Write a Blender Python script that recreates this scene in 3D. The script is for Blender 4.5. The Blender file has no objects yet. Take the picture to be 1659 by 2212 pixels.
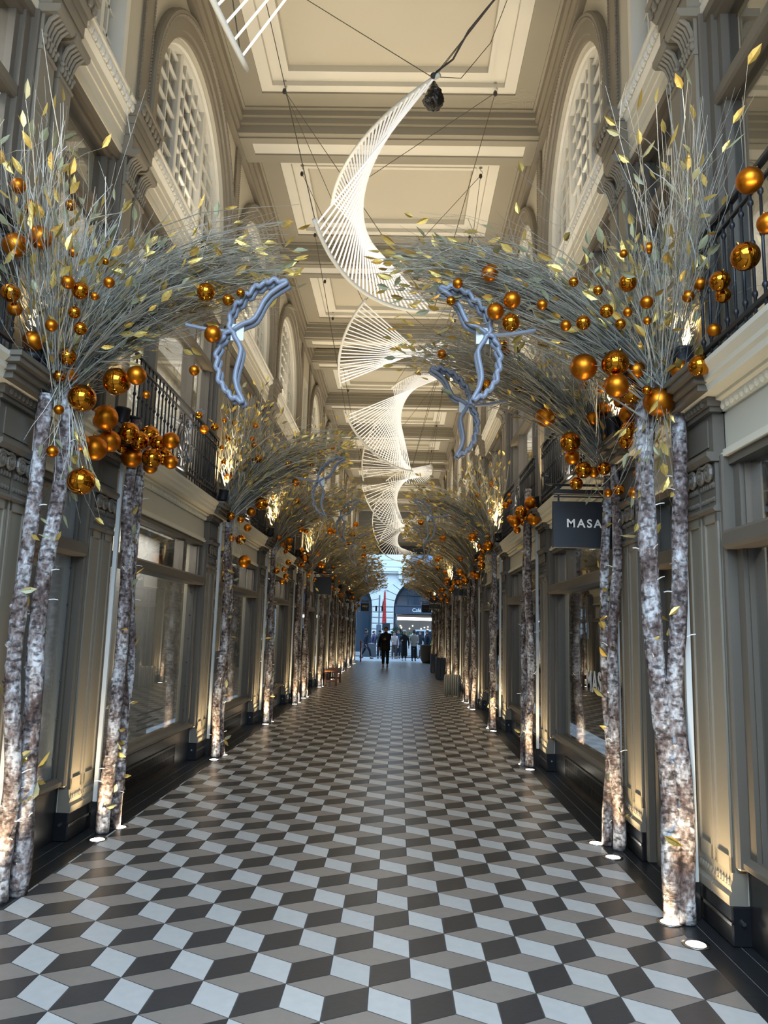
import bpy, bmesh, math, random
from mathutils import Vector, Matrix

random.seed(7)
PI = math.pi
sc = bpy.context.scene
COL = sc.collection

# ------------------------------------------------------------------ camera
FPX = 1644.5
CAM_H = 1.64
def cam_axes(p, y, r):
    cy, sy, cp, sp, cr, sr = math.cos(y), math.sin(y), math.cos(p), math.sin(p), math.cos(r), math.sin(r)
    right = Vector((cy, -sy, 0)); f0 = Vector((sy, cy, 0)); u0 = Vector((0, 0, 1))
    fwd = cp*f0 + sp*u0; up = -sp*f0 + cp*u0
    return cr*right + sr*up, -sr*right + cr*up, fwd
RT, UP, FW = cam_axes(0.156, -0.0243, 0.0272)
cd = bpy.data.cameras.new('camera'); cam = bpy.data.objects.new('camera', cd); COL.objects.link(cam)
cd.sensor_fit = 'VERTICAL'; cd.sensor_height = 36.0; cd.lens = FPX/2212*36.0
cd.clip_start = 0.05; cd.clip_end = 300
cam.matrix_world = Matrix(((RT.x, UP.x, -FW.x, 0), (RT.y, UP.y, -FW.y, 0), (RT.z, UP.z, -FW.z, CAM_H), (0, 0, 0, 1)))
sc.camera = cam
def at(px, py, Y):
    """the point of the place seen at photo pixel (px, py) at distance Y down the arcade"""
    d = RT*((px-829.5)/FPX) + UP*(-(py-1106)/FPX) + FW
    k = Y/d.y
    return Vector((d.x*k, Y, CAM_H + d.z*k))

sc.view_settings.view_transform = 'Standard'
sc.view_settings.look = 'None'
sc.view_settings.gamma = 1.0
sc.view_settings.exposure = 0.35
sc.view_settings.use_curve_mapping = False
cy_ = sc.cycles
cy_.max_bounces = 5; cy_.diffuse_bounces = 3; cy_.glossy_bounces = 2
cy_.transmission_bounces = 4; cy_.transparent_max_bounces = 8
cy_.caustics_reflective = False; cy_.caustics_refractive = False
cy_.sample_clamp_indirect = 4.0
cy_.adaptive_threshold = 0.05

# ------------------------------------------------------------------ materials
def srgb(r, g, b):
    f = lambda c: ((c/255)/12.92 if c/255 <= 0.04045 else (((c/255)+0.055)/1.055)**2.4)
    return (f(r), f(g), f(b))
MATS = {}
def mat(name, col, rough=0.6, metal=0.0, var=0.08, vscale=3.0, bump=0.0, bscale=40.0, coat=0.0, emit=None, estr=0.0, island=0.0, spec=None):
    if name in MATS: return MATS[name]
    m = bpy.data.materials.new(name); m.use_nodes = True
    nt = m.node_tree; N = nt.nodes; L = nt.links
    b = N['Principled BSDF']
    b.inputs['Roughness'].default_value = rough; b.inputs['Metallic'].default_value = metal
    b.inputs['Base Color'].default_value = (*col, 1)
    if coat: b.inputs['Coat Weight'].default_value = coat; b.inputs['Coat Roughness'].default_value = 0.08
    if spec is not None: b.inputs['Specular IOR Level'].default_value = spec
    if emit: b.inputs['Emission Color'].default_value = (*emit, 1); b.inputs['Emission Strength'].default_value = estr
    if var:
        tc = N.new('ShaderNodeTexCoord'); n = N.new('ShaderNodeTexNoise'); n.inputs['Scale'].default_value = vscale; n.inputs['Detail'].default_value = 5
        L.new(tc.outputs['Object'], n.inputs['Vector'])
        mx = N.new('ShaderNodeMix'); mx.data_type = 'RGBA'
        mx.inputs[6].default_value = (*[c*(1-var) for c in col], 1); mx.inputs[7].default_value = (*[min(1, c*(1+var)) for c in col], 1)
        L.new(n.outputs['Fac'], mx.inputs[0])
        out = mx.outputs[2]
        if island:
            g = N.new('ShaderNodeNewGeometry'); hs = N.new('ShaderNodeHueSaturation')
            mr = N.new('ShaderNodeMapRange'); mr.inputs[3].default_value = 1-island; mr.inputs[4].default_value = 1+island
            L.new(g.outputs['Random Per Island'], mr.inputs[0]); L.new(mr.outputs[0], hs.inputs['Value']); L.new(out, hs.inputs['Color']); out = hs.outputs['Color']
        L.new(out, b.inputs['Base Color'])
    if bump:
        tc = N.new('ShaderNodeTexCoord'); n = N.new('ShaderNodeTexNoise'); n.inputs['Scale'].default_value = bscale; n.inputs['Detail'].default_value = 6
        bp = N.new('ShaderNodeBump'); bp.inputs['Strength'].default_value = bump; bp.inputs['Distance'].default_value = 0.01
        L.new(tc.outputs['Object'], n.inputs['Vector']); L.new(n.outputs['Fac'], bp.inputs['Height']); L.new(bp.outputs['Normal'], b.inputs['Normal'])
    MATS[name] = m
    return m
def glass(name, tint, rough=0.0, ior=1.5, refl=(1, 1, 1)):
    m = bpy.data.materials.new(name); m.use_nodes = True; nt = m.node_tree; N = nt.nodes; L = nt.links
    for n in list(N):
        if n.type == 'BSDF_PRINCIPLED': N.remove(n)
    o = [n for n in N if n.type == 'OUTPUT_MATERIAL'][0]
    t = N.new('ShaderNodeBsdfTransparent'); t.inputs[0].default_value = (*tint, 1)
    g = N.new('ShaderNodeBsdfGlossy'); g.inputs['Roughness'].default_value = rough; g.inputs[0].default_value = (*refl, 1)
    lw = N.new('ShaderNodeLayerWeight'); lw.inputs[0].default_value = 0.5
    pw = N.new('ShaderNodeMath'); pw.operation = 'POWER'; pw.inputs[1].default_value = 4.0; L.new(lw.outputs['Facing'], pw.inputs[0])
    f = N.new('ShaderNodeMapRange'); f.inputs[3].default_value = ((ior-1)/(ior+1))**2; f.inputs[4].default_value = 1.0; L.new(pw.outputs[0], f.inputs[0])
    mx = N.new('ShaderNodeMixShader'); L.new(f.outputs[0], mx.inputs[0]); L.new(t.outputs[0], mx.inputs[1]); L.new(g.outputs[0], mx.inputs[2]); L.new(mx.outputs[0], o.inputs[0])
    MATS[name] = m
    return m
TAUPE = mat('taupe_paint', srgb(134, 124, 107), 0.45, var=0.06, vscale=2)
TAUPE_D = mat('dark_taupe_paint', srgb(102, 93, 80), 0.42, var=0.06, vscale=2)
CREAM = mat('cream_paint', srgb(222, 213, 190), 0.55, var=0.04, vscale=1.5)
STONE = mat('warm_plaster', srgb(205, 196, 174), 0.6, var=0.05, vscale=1.2)
WHITE = mat('white_woodwork', srgb(232, 226, 210), 0.45, var=0.03)
CEILP = mat('ceiling_panel_cream', srgb(188, 180, 160), 0.6, var=0.05, vscale=0.8)
CEILT = mat('ceiling_taupe', srgb(146, 138, 120), 0.6, var=0.05, vscale=1.0)
CEILW = mat('ceiling_white', srgb(214, 208, 192), 0.55, var=0.03)
BLACK = mat('black_gloss_paint', (0.012, 0.012, 0.013), 0.28, var=0.1)
IRON = mat('black_ironwork', (0.02, 0.02, 0.022), 0.4, var=0.1)
GRILL = mat('bronze_grille', (0.035, 0.028, 0.02), 0.4, 0.6)
GRAN = mat('black_granite', (0.016, 0.017, 0.018), 0.3, var=0.25, vscale=60)
JOINTP = mat('pale_joint', (0.26, 0.25, 0.23), 0.8)
GROUT = mat('grout', (0.10, 0.09, 0.08), 0.8)
T_WH = mat('tile_white', srgb(198, 195, 188), 0.3, var=0.1, vscale=18, island=0.05, bump=0.05, bscale=60)
T_BG = mat('tile_beige', srgb(144, 133, 122), 0.3, var=0.1, vscale=18, island=0.06, bump=0.05, bscale=60)
T_DK = mat('tile_charcoal', srgb(62, 60, 59), 0.3, var=0.18, vscale=22, island=0.08, bump=0.05, bscale=60)
GLASS = glass('shop_glass', (0.86, 0.87, 0.86), ior=1.75, refl=(0.95, 0.95, 0.95))
GLASSU = glass('upper_glass', (0.75, 0.76, 0.75), ior=1.75, refl=(0.95, 0.95, 0.95))
BOARD = mat('pale_board', srgb(206, 209, 212), 0.5, var=0.03)
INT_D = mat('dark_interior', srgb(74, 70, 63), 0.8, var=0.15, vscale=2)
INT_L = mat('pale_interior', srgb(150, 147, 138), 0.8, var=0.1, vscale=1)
STEEL = mat('white_steel', srgb(214, 214, 208), 0.4, 0.0, var=0.04)
BRASSD = mat('screw_metal', (0.05, 0.05, 0.05), 0.4, 0.8, var=0)
BAUB_M = mat('satin_copper', (0.58, 0.18, 0.012), 0.36, 1.0, var=0.04, vscale=8)
BAUB_G = mat('mirror_copper', (0.62, 0.215, 0.016), 0.045, 1.0, var=0)
CAPM = mat('bauble_cap_metal', (0.5, 0.3, 0.08), 0.3, 1.0, var=0)
TWIG = mat('silver_twig', srgb(176, 171, 156), 0.42, 0.25, var=0.25, vscale=6, island=0.25)
TWIGF = mat('golden_grey_twig', srgb(166, 148, 104), 0.55, 0.0, var=0.3, vscale=3, island=0.3)
LEAF = mat('gold_leaf', (0.66, 0.46, 0.12), 0.36, 0.6, var=0.25, vscale=10, island=0.35, bump=0.3, bscale=80)
LEAF2 = mat('sage_leaf', srgb(150, 148, 112), 0.5, 0.15, var=0.2, vscale=10, island=0.25)
TUBE_OFF = mat('opal_tube', srgb(128, 132, 142), 0.35, var=0.05)
TUBEW = mat('lit_tube', (0.9, 0.88, 0.84), 0.4, var=0, emit=(1.0, 0.94, 0.83), estr=0.45)
RAILW = mat('white_rail', srgb(226, 222, 208), 0.4, var=0.03)
WIRE = mat('steel_wire', (0.16, 0.145, 0.12), 0.4, 0.7, var=0)
CABLE = mat('black_cable', (0.03, 0.028, 0.03), 0.5, var=0)
FOIL = mat('black_foil', (0.06, 0.055, 0.05), 0.18, 1.0, var=0.2, bump=1.0, bscale=30)
TIE = mat('white_tie', (0.8, 0.78, 0.72), 0.5, var=0)
SIGN = mat('sign_black', (0.013, 0.015, 0.018), 0.45, var=0.1)
LETTER = mat('letter_white', (0.85, 0.83, 0.78), 0.5, var=0)
LAMPW = mat('lamp_glow', (1, 0.95, 0.8), 0.5, var=0, emit=(1.0, 0.93, 0.78), estr=25.0)
CHROME = mat('chrome_ring', (0.5, 0.48, 0.44), 0.25, 1.0, var=0)
OAK = mat('bench_wood', srgb(128, 78, 44), 0.4, var=0.2, vscale=12)
IVORY = mat('ivory_metal', srgb(206, 198, 178), 0.4, var=0.05)
SLATE = mat('slate_blue_metal', srgb(44, 50, 58), 0.45, var=0.1)
CONC = mat('clay_pot', srgb(110, 100, 88), 0.8, var=0.15)
PAPER = mat('paper', srgb(222, 226, 232), 0.7, var=0.02)
INK = mat('ink', (0.05, 0.05, 0.06), 0.7, var=0)
CURT = mat('sheer_curtain', srgb(212, 206, 190), 0.8, var=0.05)
INT_U = mat('upper_room_paint', srgb(186, 182, 172), 0.8, var=0.08, vscale=1)
TIMB = mat('counter_timber', srgb(150, 92, 56), 0.45, var=0.18, vscale=7)
RUSTB = mat('copper_foliage', srgb(120, 66, 24), 0.5, 0.2, var=0.4, vscale=20)

def bark():
    m = bpy.data.materials.new('birch_bark'); m.use_nodes = True; nt = m.node_tree; N = nt.nodes; L = nt.links
    b = N['Principled BSDF']; b.inputs['Roughness'].default_value = 0.75
    tc = N.new('ShaderNodeTexCoord')
    def noise(scale, sx, sz, det=6):
        mp = N.new('ShaderNodeMapping'); mp.inputs['Scale'].default_value = (sx, sx, sz)
        n = N.new('ShaderNodeTexNoise'); n.inputs['Scale'].default_value = scale; n.inputs['Detail'].default_value = det
        L.new(tc.outputs['Object'], mp.inputs[0]); L.new(mp.outputs[0], n.inputs['Vector']); return n
    def ramp(n, stops):
        r = N.new('ShaderNodeValToRGB'); e = r.color_ramp.elements
        e[0].position, e[0].color = stops[0][0], (*stops[0][1], 1); e[1].position, e[1].color = stops[-1][0], (*stops[-1][1], 1)
        for p, c in stops[1:-1]:
            k = e.new(p); k.color = (*c, 1)
        L.new(n.outputs['Fac'], r.inputs[0]); return r
    n1, n2 = noise(5, 1.5, .8, 4), noise(34, 1.2, .8, 8)
    ad = N.new('ShaderNodeMix'); ad.inputs[0].default_value = .42; L.new(n1.outputs['Fac'], ad.inputs[2]); L.new(n2.outputs['Fac'], ad.inputs[3])
    class _F: outputs = {'Fac': ad.outputs[0]}
    base = ramp(_F, [(0.36, srgb(66, 48, 42)), (0.45, srgb(112, 94, 86)), (0.52, srgb(158, 148, 143)), (0.60, srgb(214, 211, 208))])
    dark = ramp(noise(24, 0.9, 1.5, 8), [(0.37, (0.10, 0.08, 0.075)), (0.50, (1, 1, 1))])
    mx = N.new('ShaderNodeMix'); mx.data_type = 'RGBA'; mx.blend_type = 'MULTIPLY'; mx.inputs[0].default_value = 0.85
    L.new(base.outputs[0], mx.inputs[6]); L.new(dark.outputs[0], mx.inputs[7]); L.new(mx.outputs[2], b.inputs['Base Color'])
    bp = N.new('ShaderNodeBump'); bp.inputs['Strength'].default_value = 0.6; bp.inputs['Distance'].default_value = 0.01
    n3 = noise(30, 1, 2.0); L.new(n3.outputs['Fac'], bp.inputs['Height']); L.new(bp.outputs[0], b.inputs['Normal'])
    MATS['bark'] = m
    return m
BARK = bark()

# ------------------------------------------------------------------ mesh builder
class MB:
    def __init__(s): s.v = []; s.f = []; s.m = []
    def add(s, vs, fs, mi=0):
        o = len(s.v); s.v.extend(vs)
        for f in fs: s.f.append(tuple(i+o for i in f)); s.m.append(mi)
    def box(s, x0, x1, y0, y1, z0, z1, mi=0):
        x0, x1 = min(x0, x1), max(x0, x1)
        s.add([(x0, y0, z0), (x1, y0, z0), (x1, y1, z0), (x0, y1, z0), (x0, y0, z1), (x1, y0, z1), (x1, y1, z1), (x0, y1, z1)],
              [(0, 3, 2, 1), (4, 5, 6, 7), (0, 1, 5, 4), (1, 2, 6, 5), (2, 3, 7, 6), (3, 0, 4, 7)], mi)
    def bbox(s, x0, x1, y0, y1, z0, z1, b=0.006, mi=0):
        """a box with chamfered edges"""
        x0, x1 = min(x0, x1), max(x0, x1)
        b = min(b, (x1-x0)*.45, (y1-y0)*.45, (z1-z0)*.45)
        bm = bmesh.new(); bmesh.ops.create_cube(bm, size=1)
        for v in bm.verts: v.co = Vector(((x0+x1)/2+v.co.x*(x1-x0), (y0+y1)/2+v.co.y*(y1-y0), (z0+z1)/2+v.co.z*(z1-z0)))
        bmesh.ops.bevel(bm, geom=list(bm.edges), offset=b, segments=1, affect='EDGES')
        s.bm(bm, mi)
    def bm(s, bm, mi=0):
        bm.verts.index_update()
        s.add([tuple(v.co) for v in bm.verts], [[v.index for v in f.verts] for f in bm.faces], mi); bm.free()
    def tube(s, pts, rad, n=6, mi=0, caps=True):
        pts = [Vector(p) for p in pts]
        if not isinstance(rad, (list, tuple)): rad = [rad]*len(pts)
        o = len(s.v); up = None; k = len(pts)
        for i, p in enumerate(pts):
            t = (pts[min(i+1, k-1)]-pts[max(i-1, 0)])
            if t.length < 1e-9: t = Vector((0, 0, 1))
            t.normalize()
            if up is None: up = Vector((0, 0, 1)) if abs(t.z) < 0.9 else Vector((1, 0, 0))
            a = up - t*up.dot(t)
            if a.length < 1e-5:
                a = Vector((1, 0, 0)) - t*t.x
                if a.length < 1e-5: a = Vector((0, 1, 0))
            a.normalize(); b = t.cross(a); up = a
            for j in range(n):
                q = p + (a*math.cos(2*PI*j/n)+b*math.sin(2*PI*j/n))*rad[i]
                s.v.append((q.x, q.y, q.z))
        for i in range(k-1):
            for j in range(n):
                s.f.append((o+i*n+j, o+i*n+(j+1) % n, o+(i+1)*n+(j+1) % n, o+(i+1)*n+j)); s.m.append(mi)
        if caps and n > 2:
            s.f.append(tuple(o+j for j in range(n))[::-1]); s.m.append(mi)
            s.f.append(tuple(o+(k-1)*n+j for j in range(n))); s.m.append(mi)
    def ball(s, c, r, nu=10, nv=6, mi=0, sz=(1, 1, 1)):
        vs = []; fs = []
        for i in range(nv+1):
            th = PI*i/nv
            for j in range(nu):
                ph = 2*PI*j/nu
                vs.append((c[0]+r*sz[0]*math.sin(th)*math.cos(ph), c[1]+r*sz[1]*math.sin(th)*math.sin(ph), c[2]+r*sz[2]*math.cos(th)))
        for i in range(nv):
            for j in range(nu): fs.append((i*nu+j, (i+1)*nu+j, (i+1)*nu+(j+1) % nu, i*nu+(j+1) % nu))
        s.add(vs, fs, mi)
    def lathe(s, prof, c=(0, 0, 0), n=16, mi=0):
        vs = []; fs = []
        for r, z in prof:
            for j in range(n): vs.append((c[0]+r*math.cos(2*PI*j/n), c[1]+r*math.sin(2*PI*j/n), c[2]+z))
        for i in range(len(prof)-1):
            for j in range(n): fs.append((i*n+j, i*n+(j+1) % n, (i+1)*n+(j+1) % n, (i+1)*n+j))
        s.add(vs, fs, mi)
    def prof(s, pts, y0, y1, fx, mi=0, closed=True):
        """extrude a (d, z) profile from y0 to y1; fx maps d to x"""
        k = len(pts)
        vs = [(fx(d), y0, z) for d, z in pts]+[(fx(d), y1, z) for d, z in pts]
        fs = [(i, (i+1) % k, k+(i+1) % k, k+i) for i in range(k if closed else k-1)]
        if closed: fs += [tuple(range(k)), tuple(range(k, 2*k))[::-1]]
        s.add(vs, fs, mi)
    def mesh(s, name, mats, smooth=False):
        me = bpy.data.meshes.new(name); me.from_pydata(s.v, [], s.f)
        for m in (mats if isinstance(mats, (list, tuple)) else [mats]): me.materials.append(m)
        if any(s.m): me.polygons.foreach_set('material_index', s.m)
        if smooth: me.polygons.foreach_set('use_smooth', [True]*len(s.f))
        me.validate(); me.update()
        return me
    def obj(s, name, mats, parent=None, smooth=False, loc=None):
        return link(name, s.mesh(name, mats, smooth), parent, loc)
def link(name, me, parent=None, loc=None):
    o = bpy.data.objects.new(name, me); COL.objects.link(o)
    if parent is not None: o.parent = parent
    if loc is not None: o.location = loc
    return o
def empty(name, loc=(0, 0, 0)):
    o = link(name, None); o.location = loc; o.empty_display_size = 0.1
    return o
def tag(o, label=None, cat=None, group=None, kind=None):
    if label: o['label'] = label
    if cat: o['category'] = cat
    if group: o['group'] = group
    if kind: o['kind'] = kind
    return o
def copy_tree(o, parent=None, loc=None):
    c = o.copy(); COL.objects.link(c)
    if parent is not None: c.parent = parent
    if loc is not None: c.location = loc
    for ch in list(o.children): copy_tree(ch, c)
    return c
def spin(name, verts, edges): pass
ORD = ['first', 'second', 'third', 'fourth', 'fifth', 'sixth', 'seventh', 'eighth', 'ninth', 'tenth', 'eleventh', 'twelfth', 'thirteenth', 'fourteenth', 'fifteenth', 'sixteenth', 'seventeenth', 'eighteenth', 'nineteenth', 'twentieth',
       'twenty-first', 'twenty-second', 'twenty-third', 'twenty-fourth', 'twenty-fifth', 'twenty-sixth', 'twenty-seventh', 'twenty-eighth', 'twenty-ninth', 'thirtieth']
def ordw(i, best='topmost'): return best if i == 0 else ORD[min(i, 29)]

# ------------------------------------------------------------------ layout
XL, XR = -2.5, 1.86
FX = {'left': (lambda d: XL-d), 'right': (lambda d: XR+d)}
SGN = {'left': 1, 'right': -1}          # towards the middle of the arcade
PAIRS = [0.77, 4.49, 6.05, 9.77, 13.49, 17.21, 18.77, 22.49, 26.21, 29.93, 31.49, 35.21, 38.93, 42.65]
PW = 0.46
Y_END = 43.4
Y0 = 0.4
BAYS = [(a, b) for a, b in zip(PAIRS[:-1], PAIRS[1:])]
WIDE = [a for a, b in BAYS if b-a > 2]
NARROW = [a for a, b in BAYS if b-a < 2]

# ------------------------------------------------------------------ floor: rhombille tiles between granite borders
S_ = 0.2246; A0 = (-2.0492, 5.2025); BXL, BXR = -2.26, 1.643
def clip_poly(p, x, keep_less):
    out = []
    for i in range(len(p)):
        a, b = p[i], p[(i+1) % len(p)]
        ia = (a[0] <= x) == keep_less or a[0] == x; ib = (b[0] <= x) == keep_less or b[0] == x
        if ia: out.append(a)
        if ia != ib:
            t = (x-a[0])/(b[0]-a[0]); out.append((x, a[1]+t*(b[1]-a[1])))
    return out
def build_floor():
    m = MB(); h3 = math.sqrt(3)/2*S_
    rh = [(((0, 0), (0, -S_), (h3, -1.5*S_), (h3, -.5*S_)), 0), (((0, 0), (h3, -.5*S_), (2*h3, 0), (h3, .5*S_)), 1), (((0, 0), (h3, .5*S_), (h3, 1.5*S_), (0, S_)), 2)]
    g = 0.0022
    for n in range(int((Y0-A0[1])/(1.5*S_))-2, int((Y_END+0.6-A0[1])/(1.5*S_))+2):
        for k in range(-3, 13):
            vx = A0[0]+(k+(0.5 if n % 2 else 0))*2*h3; vy = A0[1]+n*1.5*S_
            for q, mi in rh:
                cx = sum(p[0] for p in q)/4; cyy = sum(p[1] for p in q)/4
                pts = []
                for p in q:
                    dx, dy = p[0]-cx, p[1]-cyy; l = math.hypot(dx, dy); f = 1-g*1.6/l
                    pts.append((vx+cx+dx*f, vy+cyy+dy*f))
                if max(p[1] for p in pts) > Y_END+0.6 or min(p[1] for p in pts) < Y0-.3: continue
                pts = clip_poly(pts, BXL, False)
                if len(pts) > 2: pts = clip_poly(pts, BXR, True)
                if len(pts) > 2: m.add([(x, y, 0) for x, y in pts], [tuple(range(len(pts)))], mi)
    # grout bed
    m.box(BXL-.01, BXR+.01, Y0-.3, Y_END+.6, -0.06, -0.002, 3)
    # granite border strips with joints
    for side in ('left', 'right'):
        e = BXL if side == 'left' else BXR; sg = -1 if side == 'left' else 1
        x = e
        for w in (0.125, 0.125, 0.9):
            y = Y0-.3
            while y < Y_END+.6:
                y2 = min(y+0.95, Y_END+.6)
                m.box(x+sg*0.002, x+sg*(w-0.002), y+.0015, y2-.0015, -0.05, 0.0005, 4)
                y = y2
            x += sg*w
        m.box(e, x, Y0-.3, Y_END+.6, -0.07, -0.001, 5)
    tag(m.obj('floor', [T_WH, T_BG, T_DK, GROUT, GRAN, JOINTP]), kind='structure')
build_floor()

# ------------------------------------------------------------------ upper walls with arched openings
ZS = 6.2; SPR = 6.72; RI = 1.48; RO = 1.74
TOPZ = 8.78
def arch_c(a): return a+PW+1.63
def build_wall(side):
    fx = FX[side]; m = MB()
    def sheet(y0, y1, z0, z1, d=0.0): m.box(fx(d), fx(d+0.28), y0, y1, z0, z1)
    for a, b in BAYS:
        if b-a > 2:
            c = arch_c(a); n = 28
            sheet(a, c-RI, ZS-.1, TOPZ); sheet(c+RI, b, ZS-.1, TOPZ)
            for i in range(n):
                t0, t1 = PI*i/n, PI*(i+1)/n
                ya, yb = c-RI*math.cos(t0), c-RI*math.cos(t1); za, zb = SPR+RI*math.sin(t0), SPR+RI*math.sin(t1)
                x0, x1 = fx(0), fx(0.28)
                m.add([(x0, ya, za), (x0, yb, zb), (x0, yb, TOPZ), (x0, ya, TOPZ), (x1, ya, za), (x1, yb, zb)], [(0, 1, 2, 3), (0, 4, 5, 1)])
        else:
            y0, y1 = a+PW+.2, b-.2
            sheet(a, y0, ZS-.1, TOPZ); sheet(y1, b, ZS-.1, TOPZ); sheet(y0, y1, 7.75, TOPZ)
    sheet(PAIRS[-1], Y_END, ZS-.1, TOPZ)
    # spandrel wall between the shops and first floor, and solid wall behind every pair of pilasters
    m.box(fx(0.07), fx(0.28), Y0, Y_END, 2.74, 3.22)
    m.box(fx(0.07), fx(0.28), Y0, Y_END, 5.70, ZS)
    for a in PAIRS: m.box(fx(0.07), fx(0.28), a, a+PW+(0.3 if a == PAIRS[-1] else 0), 0, 6.2)
    tag(m.obj('wall_'+side, STONE), kind='structure')
    # rear wall of the shops and the floors between the storeys
    m = MB()
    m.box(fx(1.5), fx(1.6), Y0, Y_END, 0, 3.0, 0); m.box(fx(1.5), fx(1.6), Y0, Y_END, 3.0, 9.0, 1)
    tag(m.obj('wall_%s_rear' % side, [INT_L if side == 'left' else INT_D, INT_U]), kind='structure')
    m = MB()
    m.box(fx(0.28), fx(1.5), Y0, Y_END, 2.9, 3.1); m.box(fx(0.28), fx(1.5), Y0, Y_END, 5.85, 6.1); m.box(fx(0.28), fx(1.5), Y0, Y_END, 8.8, 9.0)
    tag(m.obj('ceiling_shops_'+side, INT_L), kind='structure')
for s in ('left', 'right'): build_wall(s)

# ------------------------------------------------------------------ continuous mouldings
def build_trims(side, n0):
    fx = FX[side]
    # shop cornice with egg-and-dart
    m = MB()
    m.prof([(0.08, 2.72), (0.03, 2.72), (0.03, 2.745), (0.055, 2.755), (0.055, 2.775), (0.08, 2.775)], Y0, Y_END, fx)
    m.prof([(0.08, 3.0), (0.05, 3.0), (0.03, 3.06), (0.0, 3.065), (0.0, 3.085), (-0.08, 3.09), (-0.09, 3.125), (-0.11, 3.14), (-0.115, 3.165), (-0.15, 3.20), (-0.155, 3.225), (0.08, 3.225)], Y0, Y_END, fx)
    y = 0.9
    while y < 24:
        m.ball((fx(0.038), y, 3.03), 0.026, 6, 4, 0, (0.5, 0.8, 1.0)); y += 0.062
    tag(m.obj('trim_%d' % n0, CREAM), kind='structure')
    # first-floor fascia, three stepped bands
    m = MB()
    m.prof([(0.08, 5.70), (0.02, 5.70), (0.02, 5.76), (0.04, 5.765), (0.04, 5.80), (0.025, 5.81), (0.025, 5.89), (0.015, 5.895), (0.015, 5.98), (0.005, 5.985), (0.005, 6.06), (0.02, 6.065), (0.08, 6.065)], Y0, Y_END, fx)
    tag(m.obj('trim_%d' % (n0+1), CREAM), kind='structure')
    # carved sill course
    m = MB()
    m.prof([(0.08, 6.06), (0.0, 6.06), (-0.03, 6.09), (-0.05, 6.17), (-0.075, 6.175), (-0.075, 6.2), (0.08, 6.2)], Y0, Y_END, fx)
    y = 0.9
    while y < 30:
        for k in (-1, 1):
            m.ball((fx(-0.045), y+k*0.012, 6.125), 0.045, 6, 4, 0, (0.5, 0.42, 1.0))
        y += 0.075
    tag(m.obj('trim_%d' % (n0+2), WHITE), kind='structure')
    # wall cornice under the ceiling
    m = MB()
    m.prof([(0.05, 8.425), (-0.085, 8.425), (-0.09, 8.49), (-0.12, 8.54), (-0.125, 8.6), (-0.16, 8.64), (-0.17, 8.76), (0.05, 8.76)], Y0, Y_END, fx)
    tag(m.obj('trim_%d' % (n0+3), TAUPE), kind='structure')
build_trims('left', 1); build_trims('right', 5)

# ------------------------------------------------------------------ ceiling with coffers and beams
def build_ceiling():
    m = MB()   # slots: taupe, white, cream
    xa, xb = XL-.1, XR+.1
    def ring(ox0, ox1, oy0, oy1, ix0, ix1, iy0, iy1, z0, z1, mi):
        m.box(ox0, ox1, oy0, iy0, z0, z1, mi); m.box(ox0, ox1, iy1, oy1, z0, z1, mi)
        m.box(ox0, ix0, iy0, iy1, z0, z1, mi); m.box(ix1, ox1, iy0, iy1, z0, z1, mi)
    for a, b in BAYS+[(PAIRS[-1], Y_END+.3)]:
        y0, y1 = a+PW-.03, b-.05
        # cornice mouldings round the coffer on the beams
        for (p0, p1, zz0, zz1) in ((0, .10, 8.46, 8.58), (0, .15, 8.58, 8.66), (0, .2, 8.66, 8.74)):
            m.box(xa, xb, y0+p0, y0+p1, zz0, zz1, 0); m.box(xa, xb, y1-p1, y1-p0, zz0, zz1, 0)
        ox0, ox1 = XL+.14, XR-.14
        k = 1.0 if y1-y0 > 2 else 0.5
        ring(ox0-.2, ox1+.2, y0, y1, ox0+.06, ox1-.06, y0+.25*k, y1-.25*k, 8.74, 8.95, 0)
        ring(ox0+.06, ox1-.06, y0+.25*k, y1-.25*k, ox0+.34, ox1-.34, y0+.5*k, y1-.5*k, 8.765, 8.95, 0)
        ring(ox0+.34, ox1-.34, y0+.5*k, y1-.5*k, ox0+.50, ox1-.50, y0+.62*k, y1-.62*k, 8.79, 8.95, 1)
        ring(ox0+.50, ox1-.50, y0+.62*k, y1-.62*k, ox0+.68, ox1-.68, y0+.76*k, y1-.76*k, 8.86, 8.98, 1)
        ring(ox0+.68, ox1-.68, y0+.76*k, y1-.76*k, ox0+.74, ox1-.74, y0+.82*k, y1-.82*k, 8.84, 8.98, 1)
        m.box(ox0+.7, ox1-.7, y0+.78*k, y1-.78*k, 8.93, 9.0, 2)
    m.box(XL-.3, XR+.3, Y0, Y_END+.3, 9.0, 9.15, 0)
    for a in PAIRS:
        y0, y1 = a-.06, a+PW-.02
        m.box(xa, xb, y0, y1, 8.47, 8.95, 0)
        # soffit: raised border round a pale sunk panel
        m.box(xa, xb, y0, y0+.12, 8.44, 8.48, 0); m.box(xa, xb, y1-.12, y1, 8.44, 8.48, 0)
        m.box(xa, XL+.24, y0+.12, y1-.12, 8.44, 8.479, 0); m.box(XR-.24, xb, y0+.12, y1-.12, 8.44, 8.479, 0)
        m.box(XL+.24, XR-.24, y0+.12, y1-.12, 8.462, 8.48, 1)
    o = m.obj('ceiling', [CEILT, CEILW, CEILP]); tag(o, kind='structure')
build_ceiling()

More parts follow.
